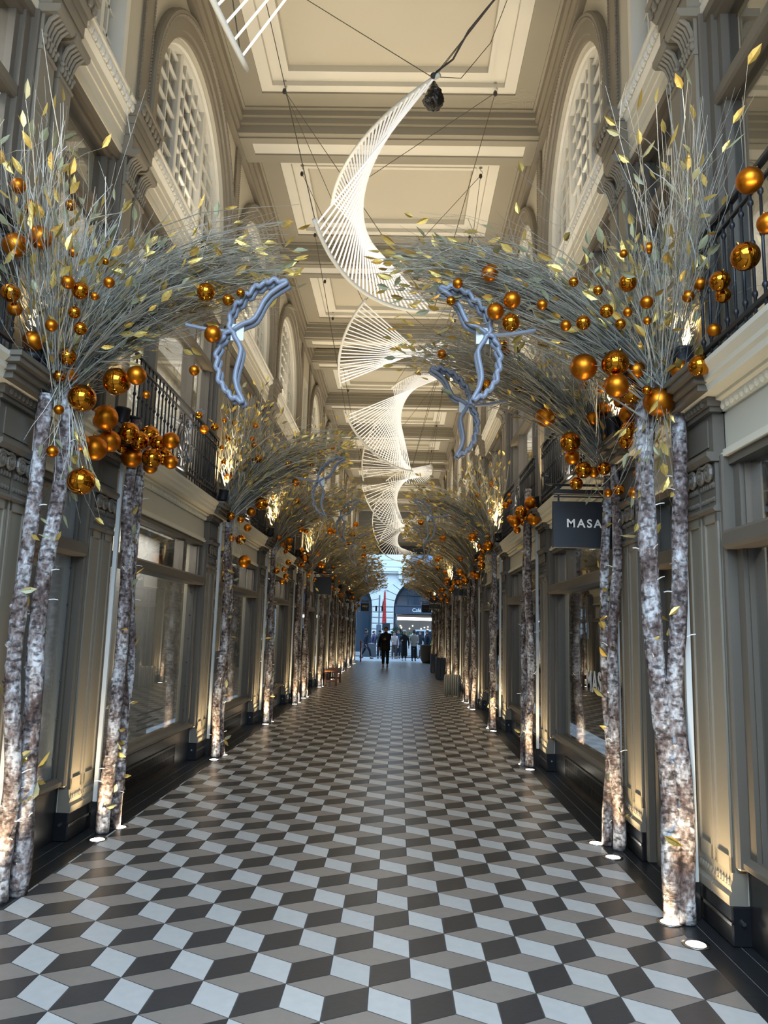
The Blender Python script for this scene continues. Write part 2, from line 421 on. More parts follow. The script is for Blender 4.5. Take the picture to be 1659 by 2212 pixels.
# ------------------------------------------------------------------ pilasters (one pair per bay boundary)
TRIM = [9]
def spiral(c, r0, turns, fx, d, sgn, n=22):
    return [(fx(d), c[0]+sgn*(r0*(1-0.8*i/n))*math.cos(2*PI*turns*i/n+PI/2), c[1]+(r0*(1-0.8*i/n))*math.sin(2*PI*turns*i/n+PI/2)) for i in range(n+1)]
def pilaster_kit(side):
    fx = FX[side]
    # lower pair: entablature block as the root
    m = MB()
    m.box(fx(0.0), fx(0.08), 0.01, PW-.01, 2.76, 3.0)
    m.box(fx(-0.008), fx(0.0), 0.07, PW-.07, 2.80, 2.97)
    for (d, z0, z1) in ((-0.03, 3.0, 3.03), (-0.05, 3.03, 3.085), (-0.14, 3.09, 3.13), (-0.17, 3.13, 3.17), (-0.21, 3.17, 3.205), (-0.225, 3.205, 3.235)):
        m.box(fx(d), fx(0.08), d, PW-d, z0, z1)
    y = 0.02
    while y < PW-.01:
        m.ball((fx(-0.055), y, 3.055), 0.022, 6, 4, 0, (0.6, 0.8, 1.0)); y += 0.05
    lo = m.obj('trim', TAUPE_D); tag(lo, kind='structure')
    m = MB(); m.bbox(fx(-0.012), fx(0.10), -0.012, PW+.012, 0, 0.21, 0.008); m.obj('plinth', BLACK, lo)
    m = MB(); m.bbox(fx(-0.022), fx(-0.012), -0.02, PW+.02, 0.11, 0.13, 0.002)
    m.tube([(fx(0.045), -0.03, 0.125), (fx(0.045), -0.012, 0.125)], 0.012, 8); m.obj('plinth_rail', CHROME, lo)
    for y0 in (0.0, 0.245):
        y1 = y0+.215
        m = MB()
        m.prof([(0.08, 0.21), (-0.02, 0.21), (-0.022, 0.26), (-0.005, 0.28), (-0.012, 0.31), (0.0, 0.34), (0.004, 0.38), (0.08, 0.38)], y0-.008, y1+.008, fx)
        for k in range(5): m.ball((fx(-0.004), y0+.03+k*.038, 0.32), 0.02, 6, 4, 0, (0.5, .8, 1.3))
        m.obj('base', TAUPE, lo)
        m = MB()
        m.box(fx(0.012), fx(0.08), y0, y1, 0.38, 2.42)
        for (a, b, c, d) in ((y0, y0+.03, 0.38, 2.42), (y1-.03, y1, 0.38, 2.42), (y0, y1, 0.38, 0.46), (y0, y1, 2.34, 2.42)): m.box(fx(0.0), fx(0.02), a, b, c, d)
        m.obj('shaft', TAUPE, lo)
        m = MB()
        m.prof([(0.08, 2.40), (-0.015, 2.40), (-0.025, 2.415), (-0.015, 2.43), (0.0, 2.44), (0.08, 2.44)], y0-.01, y1+.01, fx)
        m.box(fx(0.0), fx(0.08), y0, y1, 2.44, 2.70)
        for k in range(6):
            m.ball((fx(0.0), y0+.02+k*.035, 2.475), 0.02, 6, 4, 0, (0.6, .75, .9))
            m.ball((fx(-0.004), y0+.02+k*.035, 2.56), 0.02, 6, 4, 0, (0.6, .75, 1.1))
        for sg, cy2 in ((1, y0+.055), (-1, y1-.055)):
            m.tube(spiral((cy2, 2.635), 0.052, 2.1, fx, -0.02, sg), 0.014, 6)
            m.ball((fx(-0.02), cy2, 2.635), 0.02, 6, 4)
        m.tube([(fx(-0.022), y0+.05, 2.687), (fx(-0.03), (y0+y1)/2, 2.676), (fx(-0.022), y1-.05, 2.687)], 0.012, 5)
        m.prof([(0.08, 2.70), (-0.03, 2.70), (-0.055, 2.73), (-0.055, 2.755), (0.08, 2.755)], y0-.02, y1+.02, fx)
        m.obj('capital', TAUPE_D, lo)
    # upper pair
    m = MB()
    m.box(fx(-0.06), fx(0.06), 0.0, PW, 5.74, 5.90); m.box(fx(-0.07), fx(0.06), -.01, PW+.01, 5.90, 6.0); m.box(fx(-0.08), fx(0.06), -.02, PW+.02, 6.0, 6.07)
    m.prof([(0.06, 6.07), (-0.09, 6.07), (-0.12, 6.10), (-0.14, 6.17), (-0.165, 6.175), (-0.165, 6.205), (0.06, 6.205)], -.03, PW+.03, fx)
    for k in range(7): m.ball((fx(-0.135), .0+k*.076, 6.125), 0.045, 6, 4, 0, (0.5, .7, 1))
    hi = m.obj('trim', TAUPE); tag(hi, kind='structure')
    for y0 in (0.0, 0.265):
        y1 = y0+.195
        m = MB(); m.box(fx(-0.02), fx(0.08), y0, y1, 3.24, 5.46)
        m.box(fx(-0.028), fx(0.08), y0-.008, y1+.008, 3.24, 3.36)
        m.obj('shaft', TAUPE, hi)
        m = MB()
        m.prof([(0.08, 5.42), (-0.03, 5.42), (-0.035, 5.44), (-0.022, 5.455), (0.08, 5.455)], y0-.008, y1+.008, fx)
        for k in range(5):
            m.ball((fx(-0.025), y0+.02+k*.039, 5.50), 0.026, 6, 4, 0, (0.7, .7, 1.3)); m.ball((fx(-0.03), y0+.01+k*.045, 5.535), 0.02, 6, 4)
        m.box(fx(-0.02), fx(0.08), y0, y1, 5.44, 5.72)
        for k in range(5):   # fluted scroll brackets
            yy = y0+.008+k*.0375
            m.tube([(fx(-0.02), yy+.014, 5.53), (fx(-0.028), yy+.014, 5.60), (fx(-0.05), yy+.014, 5.66), (fx(-0.10), yy+.014, 5.70)], [.009, .014, .016, .015], 6)
        m.prof([(0.08, 5.69), (-0.11, 5.69), (-0.13, 5.71), (-0.13, 5.75), (0.08, 5.75)], y0-.02, y1+.02, fx)
        m.obj('capital', TAUPE, hi)
    # attic strip beside the arches with a beaded edge
    m = MB()
    m.box(fx(-0.03), fx(0.02), 0.12, PW-.12, 6.2, 8.45)
    for yy in (0.12, PW-.12):
        z = 6.25
        while z < 8.42: m.ball((fx(-0.03), yy, z), 0.016, 5, 3, 0); z += 0.035
    m.obj('attic_strip', TAUPE, hi)
    return lo, hi
KIT = {s: pilaster_kit(s) for s in ('left', 'right')}
for s in ('left', 'right'):
    lo, hi = KIT[s]
    for i, a in enumerate(PAIRS):
        for o in (lo, hi):
            c = o if i == 0 else copy_tree(o)
            c.location = (0, a, 0); c.name = 'trim_%d' % TRIM[0]; TRIM[0] += 1

# ------------------------------------------------------------------ windows
WIN = [1]
def shop_window(side, wide, board=None):
    fx = FX[side]; b = 3.72 if wide else 1.56
    y0, y1 = PW, b; fw = .13 if wide else .075; pd = .14 if wide else .10
    m = MB()
    for a, c in ((y0, y0+.05), (y1-.05, y1)): m.bbox(fx(0.02), fx(0.2), a, c, 0.40, 2.74, 0.012)
    for a, c in ((y0+.05, y0+fw), (y1-fw, y1-.05)):
        m.box(fx(0.085), fx(0.2), a, c, 0.44, 2.70)
        if wide: m.box(fx(0.11), fx(0.2), (a+c)/2-.055, (a+c)/2+.055, 0.44, 2.70)
    m.box(fx(0.06), fx(0.2), y0, y1, 2.67, 2.76)
    r = m.obj('window', TAUPE_D); tag(r, kind='structure')
    m = MB(); m.box(fx(0.09), fx(0.24), y0, y1, 0.0, 0.40); m.box(fx(0.08), fx(0.1), y0+.1, y0+.3, 0.06, 0.34)
    st = m.obj('stallriser', BLACK, r)
    m = MB(); m.prof([(0.24, 0.40), (0.07, 0.40), (0.045, 0.42), (0.045, 0.445), (0.08, 0.47), (0.24, 0.47)], y0+.04, y1-.04, fx); m.obj('sill', TAUPE_D, r)
    if wide:
        m = MB()
        ya, yb = y0+.55, y1-.62
        for (a, c, z0, z1) in ((ya, yb, .05, .075), (ya, yb, .255, .28), (ya, ya+.03, .05, .28), (yb-.03, yb, .05, .28)): m.box(fx(0.078), fx(0.1), a, c, z0, z1)
        y = ya+.04
        while y < yb-.04: m.box(fx(0.083), fx(0.1), y, y+.012, .075, .255); y += 0.03
        m.box(fx(0.084), fx(0.1), ya, yb, .16, .17)
        m.obj('vent_grille', GRILL, st)
    m = MB(); m.bbox(fx(-0.005), fx(0.2), y0+.05, y1-.05, 2.165, 2.275, 0.02); m.obj('transom', TAUPE_D, r)
    ms = (y0+.74, y1-.78) if wide else ()
    cuts = [y0+fw]+[q for q in ms]+[y1-fw]
    for q in ms:
        m = MB(); m.box(fx(0.09), fx(0.2), q-.03, q+.03, 2.27, 2.68); m.obj('mullion', TAUPE_D, r)
    for a, c in zip(cuts[:-1], cuts[1:]):
        m = MB(); m.box(fx(pd), fx(pd+.008), a-.03, c+.03, 2.26, 2.69); m.obj('pane', GLASS, r)
    m = MB(); m.box(fx(pd), fx(pd+.01), y0+.06, y1-.06, 0.45, 2.18); m.obj('pane', GLASS, r)
    if board:
        m = MB(); m.box(fx(board), fx(board+.02), y0+.05, y1-.05, 0.3, 2.72); m.obj('backing_board', BOARD, r)
        for yy in (y0+fw+.04, y1-fw-.04):
            for k in range(6):
                m = MB(); m.ball((fx(pd-.002), yy, 0.62+k*.29), 0.008, 8, 4); m.obj('screw', BRASSD, r)
    return r
def upper_window(side, wide):
    fx = FX[side]; b = 3.72 if wide else 1.56
    y0, y1 = PW, b
    m = MB()
    for a, c in ((y0, y0+.035), (y1-.035, y1)): m.bbox(fx(0.0), fx(0.2), a, c, 3.22, 5.70, 0.008)
    for a, c in ((y0+.035, y0+.10), (y1-.10, y1-.035)): m.box(fx(0.05), fx(0.2), a, c, 3.22, 5.70)
    for a, c in ((y0+.10, y0+.15), (y1-.15, y1-.10)): m.box(fx(0.09), fx(0.2), a, c, 3.22, 5.66)
    m.box(fx(0.03), fx(0.2), y0, y1, 5.63, 5.70); m.box(fx(0.07), fx(0.2), y0+.05, y1-.05, 5.59, 5.64); m.box(fx(0.04), fx(0.25), y0, y1, 3.2, 3.30)
    r = m.obj('window', TAUPE_D); tag(r, kind='structure')
    m = MB(); m.bbox(fx(0.05), fx(0.2), y0+.08, y1-.08, 4.98, 5.08, 0.015); m.obj('transom', TAUPE_D, r)
    ms = (y0+.95, y1-.95) if wide else ()
    for q in ms:
        m = MB(); m.box(fx(0.07), fx(0.2), q-.035, q+.035, 3.28, 5.64); m.obj('mullion', TAUPE_D, r)
    cuts = [y0+.12]+list(ms)+[y1-.12]
    for a, c in zip(cuts[:-1], cuts[1:]):
        for z0, z1 in ((3.28, 5.0), (5.06, 5.62)):
            m = MB(); m.box(fx(0.14), fx(0.148), a, c, z0, z1); m.obj('pane', GLASSU, r)
    return r
def arch_window(side):
    fx = FX[side]; c = PW+1.63
    # archivolt
    m = MB(); n = 36
    path = [(c-1, SPR-.3)]
    prof = [(RI-.005, 0.02), (RI-.005, -0.015), (RI+.05, -0.02), (RI+.06, -0.045), (RI+.18, -0.05), (RI+.19, -0.075), (RO-.02, -0.08), (RO, -0.06), (RO, 0.02)]
    rings = []
    for j in range(-3, n+4):
        if j < 0: ring = [(fx(d), c-rr, ZS+(SPR-ZS)*(j+3)/3) for rr, d in prof]
        elif j > n: ring = [(fx(d), c+rr, ZS+(SPR-ZS)*(n+3-j)/3) for rr, d in prof]
        else:
            t = PI*j/n; ring = [(fx(d), c-rr*math.cos(t), SPR+rr*math.sin(t)) for rr, d in prof]
        rings.append(ring)
    k = len(prof); vs = [p for r in rings for p in r]; fs = []
    for i in range(len(rings)-1):
        for j in range(k-1): fs.append((i*k+j, i*k+j+1, (i+1)*k+j+1, (i+1)*k+j))
    m.add(vs, fs)
    for j in range(0, 110):
        t = PI*j/109; m.ball((fx(-0.072), c-(RO-.06)*math.cos(t), SPR+(RO-.06)*math.sin(t)), 0.016, 5, 3)
    r = m.obj('window', TAUPE); tag(r, kind='structure')
    # white frame
    m = MB()
    R2 = RI-.005
    pr = [(R2, 0.06), (R2-.05, 0.06), (R2-.06, 0.09), (R2-.10, 0.10), (R2-.10, 0.2), (R2, 0.2)]
    rings = []
    for j in range(-1, n+2):
        if j < 0: ring = [(fx(d), c-rr, ZS) for rr, d in pr]
        elif j > n: ring = [(fx(d), c+rr, ZS) for rr, d in pr]
        else:
            t = PI*j/n; ring = [(fx(d), c-rr*math.cos(t), SPR+rr*math.sin(t)) for rr, d in pr]
        rings.append(ring)
    k = len(pr); vs = [p for q in rings for p in q]; fs = []
    for i in range(len(rings)-1):
        for j in range(k): fs.append((i*k+j, i*k+(j+1) % k, (i+1)*k+(j+1) % k, (i+1)*k+j))
    m.add(vs, fs); m.box(fx(0.05), fx(0.2), c-R2, c+R2, ZS-.02, ZS+.09)
    m.obj('frame', WHITE, r)
    Rg = R2-.07
    def top(y): return SPR+math.sqrt(max(0.0, Rg*Rg-(y-c)**2))
    for q in (-.50, .50):
        m = MB(); m.bbox(fx(0.095), fx(0.17), c+q-.04, c+q+.04, ZS+.05, top(c+q), 0.008); m.obj('mullion', WHITE, r)
    m = MB()
    for q in (-1.14, -.83, -.25, 0.0, .25, .83, 1.14): m.box(fx(0.125), fx(0.158), c+q-.012, c+q+.012, ZS+.05, top(c+q))
    z = ZS+.29
    while z < SPR+Rg-.06:
        w = Rg if z < SPR else math.sqrt(max(0, Rg*Rg-(z-SPR)**2)); m.box(fx(0.127), fx(0.158), c-w, c+w, z-.012, z+.012); z += 0.235
    m.obj('glazing_bars', WHITE, r)
    m = MB(); vs = [(fx(0.15), c-Rg-.02, ZS+.02)]+[(fx(0.15), c-(Rg+.02)*math.cos(PI*j/n), SPR+(Rg+.02)*math.sin(PI*j/n)) for j in range(n+1)]+[(fx(0.15), c+Rg+.02, ZS+.02)]
    m.add(vs, [tuple(range(len(vs)))]); m.obj('pane', GLASSU, r)
    return r
def attic_window(side):
    fx = FX[side]; y0, y1 = PW+.2, 1.36
    m = MB()
    for a, c in ((y0, y0+.08), (y1-.08, y1)): m.box(fx(-0.02), fx(0.2), a, c, ZS, 7.75)
    m.box(fx(-0.02), fx(0.2), y0, y1, 7.67, 7.78); m.box(fx(0.02), fx(0.2), y0, y1, ZS-.02, ZS+.1)
    r = m.obj('window', WHITE); tag(r, kind='structure')
    m = MB(); c = (y0+y1)/2
    m.box(fx(0.06), fx(0.2), c-.03, c+.03, ZS, 7.7)
    for q in (-.17, .17): m.box(fx(0.09), fx(0.19), c+q-.012, c+q+.012, ZS, 7.7)
    for z in (6.55, 6.82, 7.09, 7.36): m.box(fx(0.09), fx(0.19), y0+.05, y1-.05, z-.014, z+.014)
    m.obj('glazing_bars', WHITE, r)
    m = MB(); m.box(fx(0.15), fx(0.156), y0+.05, y1-.05, ZS+.05, 7.7); m.obj('pane', GLASSU, r)
    return r
def narrow_door(side):
    fx = FX[side]; y0, y1 = PW, 1.56
    m = MB()
    for a, c in ((y0, y0+.05), (y1-.05, y1)): m.bbox(fx(0.02), fx(0.22), a, c, 0.0, 2.74, 0.012)
    for a, c in ((y0+.05, y0+.14), (y1-.14, y1-.05)): m.box(fx(0.08), fx(0.24), a, c, 0.0, 2.70)
    m.box(fx(0.06), fx(0.24), y0, y1, 2.67, 2.76); m.bbox(fx(0.03), fx(0.24), y0+.05, y1-.05, 2.165, 2.275, .015)
    r = m.obj('door', TAUPE_D); tag(r, kind='structure')
    m = MB(); a, c = y0+.14, y1-.14
    m.box(fx(0.17), fx(0.21), a, c, 0.01, 2.17)
    for z0, z1 in ((.15, .75), (.9, 2.05)):
        for (p, q, u, v) in ((a+.1, c-.1, z0, z0+.03), (a+.1, c-.1, z1-.03, z1), (a+.1, a+.13, z0, z1), (c-.13, c-.1, z0, z1)): m.box(fx(0.16), fx(0.18), p, q, u, v)
    m.obj('door_leaf', TAUPE_D, r)
    m = MB(); m.ball((fx(0.13), c-.07, 1.02), 0.032, 10, 6); m.tube([(fx(0.17), c-.07, 1.02), (fx(0.13), c-.07, 1.02)], .012, 8); m.obj('door_knob', CHROME, r)
    m = MB(); m.box(fx(0.14), fx(0.148), a, c, 2.26, 2.69); m.obj('pane', GLASS, r)
    return r
def place(r, ys, nm='window'):
    for i, y in enumerate(ys):
        c = r if i == 0 else copy_tree(r)
        c.location = (0, y, 0); c.name = '%s_%d' % (nm, WIN[0]); WIN[0] += 1
for s in ('left', 'right'):
    place(upper_window(s, True), WIDE); place(upper_window(s, False), NARROW)
    place(arch_window(s), WIDE); place(attic_window(s), NARROW)
place(shop_window('left', True, 0.62), WIDE[:2]); place(shop_window('left', True), WIDE[2:])
place(shop_window('left', False, 0.118), NARROW)
place(shop_window('right', True), WIDE)
place(narrow_door('right'), NARROW, 'door')

# end wall with the opening to the street
m = MB()
m.box(XL-.3, XR+.3, Y_END, Y_END+.4, 6.05, 9.1)
m.box(XL-.3, XL+.03, Y_END, Y_END+.4, 0, 6.05); m.box(XR-.03, XR+.3, Y_END, Y_END+.4, 0, 6.05)
tag(m.obj('wall_end', mat('grey_end_wall', srgb(128, 126, 122), 0.6)), kind='structure')
m = MB(); m.box(XL, XR, Y_END-.12, Y_END-.01, 6.05, 6.42); m.box(XL, XR, Y_END-.16, Y_END-.01, 6.42, 6.50)
tag(m.obj('trim_%d' % TRIM[0], SIGN), kind='structure'); TRIM[0] += 1

# ------------------------------------------------------------------ balcony railings
def railing(side):
    fx = FX[side]; y0, y1 = PW+.04, 3.68; d = -0.06
    r = empty('balcony_railing')
    m = MB(); m.bbox(fx(d-.02), fx(d+.02), y0, y1, 4.06, 4.09, .005); m.obj('top_rail', IRON, r)
    m = MB(); m.bbox(fx(d-.012), fx(d+.012), y0, y1, 3.97, 3.99, .004); m.obj('upper_rail', IRON, r)
    m = MB(); m.bbox(fx(d-.015), fx(d+.015), y0, y1, 3.34, 3.37, .004); m.obj('bottom_rail', IRON, r)
    mb = MB(); mb.tube([(0, 0, 3.24), (0, 0, 4.06)], 0.009, 6)
    for z in (3.42, 3.7, 3.93): mb.lathe([(0.009, z-.02), (0.017, z-.005), (0.017, z+.005), (0.009, z+.02)], n=6)
    me = mb.mesh('baluster', IRON, True)
    n = 28
    for i in range(n+1):
        y = y0+.02+(y1-y0-.04)*i/n
        if abs(y-(y0+y1)/2) < 0.27: continue
        link('baluster', me, r, (fx(d), y, 0))
    m = MB(); c = (y0+y1)/2
    for R_, zc in ((0.20, 3.67), (0.12, 3.67)):
        m.tube([(fx(d), c+R_*math.cos(2*PI*k/20), zc+R_*math.sin(2*PI*k/20)) for k in range(21)], 0.011, 6)
    for sg in (-1, 1):
        m.tube(spiral((c+sg*.13, 3.44), 0.055, 1.6, fx, d, sg), .008, 5); m.tube(spiral((c+sg*.13, 3.89), 0.055, 1.6, fx, d, sg), .008, 5)
    m.tube([(fx(d), c, 3.37), (fx(d), c, 3.97)], .009, 6)
    m.obj('scroll_panel', IRON, r, True)
    return r
for s in ('left', 'right'):
    rr = railing(s)
    for i, a in enumerate(WIDE[:6]):
        c = rr if i == 0 else copy_tree(rr)
        c.location = (0, a, 0)
        tag(c, 'black iron balcony railing above the %s shop window on the %s wall' % (['nearest', 'second', 'third', 'fourth', 'fifth', 'sixth'][i], s), 'railing', 'balcony railings on the %s wall' % s)
# ------------------------------------------------------------------ birch trees
TREE_Y = [4.85, 6.41, 10.13, 13.85, 17.57, 19.13, 22.85, 26.57, 30.29, 31.85, 35.57, 39.29]
CROWN = {'left': [1, 0, 1, 1, 0, 1, 1, 1, 1, 0, 1, 1], 'right': [1, 1, 0, 1, 1, 1, 0, 1, 1, 1, 0, 1]}
def rg(s=1.0): return random.gauss(0, s)
def leaf_at(mb, p, size, mi=None, along=None):
    d = Vector((rg(), rg(), rg()*.8+.25)).normalized()
    if along is not None: d = (along*1.25+d*.75).normalized()
    w = d.cross(Vector((rg(), rg(), rg()))).normalized(); n = d.cross(w)
    L = size*random.uniform(.75, 1.2); W = L*random.uniform(.2, .28)
    P = [p, p+d*L*.3+w*W*.8+n*W*.35, p+d*L*.3-w*W*.8+n*W*.35, p+d*L*.62+w*W*.75+n*W*.3, p+d*L*.62-w*W*.75+n*W*.3, p+d*L*.34-n*W*.1, p+d*L*.65-n*W*.05, p+d*L+n*W*.2]
    mb.add([tuple(q) for q in P], [(0, 5, 1), (0, 2, 5), (5, 6, 3, 1), (5, 2, 4, 6), (6, 7, 3), (6, 4, 7)], (0 if random.random() < .68 else 1) if mi is None else mi)
def grow(mb, lb, path, r, sub, lf, lsize, n=3):
    """a twig along a path with forks and leaves"""
    k = len(path)
    mb.tube(path, [r*(1-.75*i/(k-1)) for i in range(k)], n, caps=False)
    for _ in range(sub):
        i = random.randint(1, k-2); t = (path[i+1]-path[i]).normalized()
        L = random.uniform(.12, .34); d = (t+Vector((rg(.35), rg(.35), rg(.35)))).normalized()
        q = [path[i]]
        for j in range(3):
            d = (d+Vector((rg(.16), rg(.16), rg(.16)))).normalized(); q.append(q[-1]+d*L/3)
        mb.tube(q, [r*.55, r*.5, r*.4, r*.25], n, caps=False)
        if random.random() < lf*.6: leaf_at(lb, q[-1], lsize, None, d)
    tg = (path[-1]-path[-3]).normalized()
    if random.random() < lf: leaf_at(lb, path[random.randint(max(1, k//3), k-1)], lsize, None, tg)
    if random.random() < lf*.5: leaf_at(lb, path[-1], lsize, None, tg)
def arch_spray(sg, hub, L, rise, nt, r, sub, lf, lsize, th=.16):
    mb, lb = MB(), MB()
    def C(t):
        return Vector((sg*L*(1.02*t**1.08), 0, rise*(1-abs(1-t)**2.1)))
    for i in range(nt):
        a, b = rg(), rg(); t1 = random.uniform(.55, 1.06) if i > nt*.12 else random.uniform(.9, 1.1)
        k = 7; path = []; wa, wb = rg(.012), rg(.012)
        st = Vector((rg(.03), rg(.05), rg(.05)))
        for j in range(k):
            t = t1*j/(k-1); s = th*(.25+1.0*min(1, t*1.9)**.8)
            tan = (C(t+.02)-C(t)).normalized(); nrm = Vector((-tan.z*sg, 0, abs(tan.x)))
            p = hub+st*(1-t)+C(t)+Vector((0, a*s*1.0, 0))+nrm*(b*s*.72-.02*t)
            p += Vector((rg(.011), rg(.011)+wa*j, rg(.011)+wb*j)); path.append(p)
        grow(mb, lb, path, r*random.choice((.7, .8, 1, 1, 1.9)), sub, lf, lsize)
    return mb, lb
def upright_spray(sg, hub, nt, r, sub, lf, lsize, H=1.5, lean=.08, spread=.42, vm=0.0):
    mb, lb = MB(), MB()
    for i in range(nt):
        av = vm+rg(spread); au = lean+rg(.20)
        if au < -.10: au = -.1-abs(rg(.02))
        d = Vector((sg*math.sin(au), math.sin(av), math.cos(av)*math.cos(au))).normalized()
        L = H*random.uniform(.40, 1.05)*(1 if random.random() < .8 else 1.15); k = 8
        p = hub+Vector((rg(.03), rg(.05), rg(.06))); path = [p]
        for j in range(k-1):
            d = (d+Vector((sg*.012+rg(.085), rg(.095), rg(.05)))).normalized(); q = path[-1]+d*L/(k-1)
            lim = (q.x*sg)
            if lim < -.07: q.x = -.07*sg; d.x = abs(d.x)*sg
            path.append(q)
        grow(mb, lb, path, r*random.choice((.6, .7, .8, 1, 1.7)), sub+1, lf, lsize)
    return mb, lb
def trail_spray(sg, hub, nt, r, lsize, Lmax=.9):
    mb, lb = MB(), MB()
    for i in range(nt):
        d = Vector((sg*random.uniform(-.1, .22), rg(.16), -1)).normalized(); L = random.uniform(.3, Lmax); p = hub+Vector((sg*random.uniform(0, .1), rg(.08), random.uniform(-.1, .2))); path = [p]
        for j in range(6):
            d = (d+Vector((rg(.1), rg(.12), rg(.06)))).normalized(); q = path[-1]+d*L/6
            if q.x*sg < -.06: q.x = -.06*sg
            path.append(q)
        grow(mb, lb, path, r*.8, 0, .35, lsize)
    return mb, lb
def trunk(p0, p1, r0, r1, seed, n=12, rings=34):
    rs = random.Random(seed); mb = MB(); pts = []; rad = []
    ph = [rs.uniform(0, 6.28) for _ in range(4)]
    for i in range(rings+1):
        t = i/rings; p = p0.lerp(p1, t)
        w = .03*math.sin(PI*t)
        p = p+Vector((w*math.sin(3.1*t*2+ph[0])+.008*math.sin(17*t+ph[1]), w*math.sin(2.3*t*2+ph[2])+.008*math.sin(21*t+ph[3]), 0))
        rr = r0+(r1-r0)*t
        rr *= 1+.05*math.sin(31*t+ph[1])+.04*rs.uniform(-1, 1)
        pts.append(p); rad.append(rr)
    mb.tube(pts, rad, n)
    # bark nodes
    for k in range(7):
        i = rs.randint(2, rings-2); a = rs.uniform(0, 6.28)
        mb.ball(tuple(pts[i]+Vector((math.cos(a), math.sin(a), 0))*rad[i]*.9), rad[i]*.33, 7, 5, 0, (1, 1, .8))
    # a sawn branch stub
    i = rs.randint(6, rings-8); a = rs.uniform(0, 6.28); q = pts[i]
    mb.tube([q, q+Vector((math.cos(a)*.06, math.sin(a)*.06, .05))], [rad[i]*.5, rad[i]*.38], 8)
    return mb, pts, rad
def tie_mesh():
    m = MB(); m.tube([(0, 0, 0), (.03, 0, .006), (.055, 0, .004)], [.004, .0035, .003], 5); return m.mesh('cable_tie', TIE)
TIE_ME = tie_mesh()
NEAR = ['nearest', 'second', 'third', 'fourth', 'fifth', 'sixth', 'seventh', 'eighth', 'ninth', 'tenth', 'eleventh', 'twelfth']
FARSPRAY = {}
TREES = {}
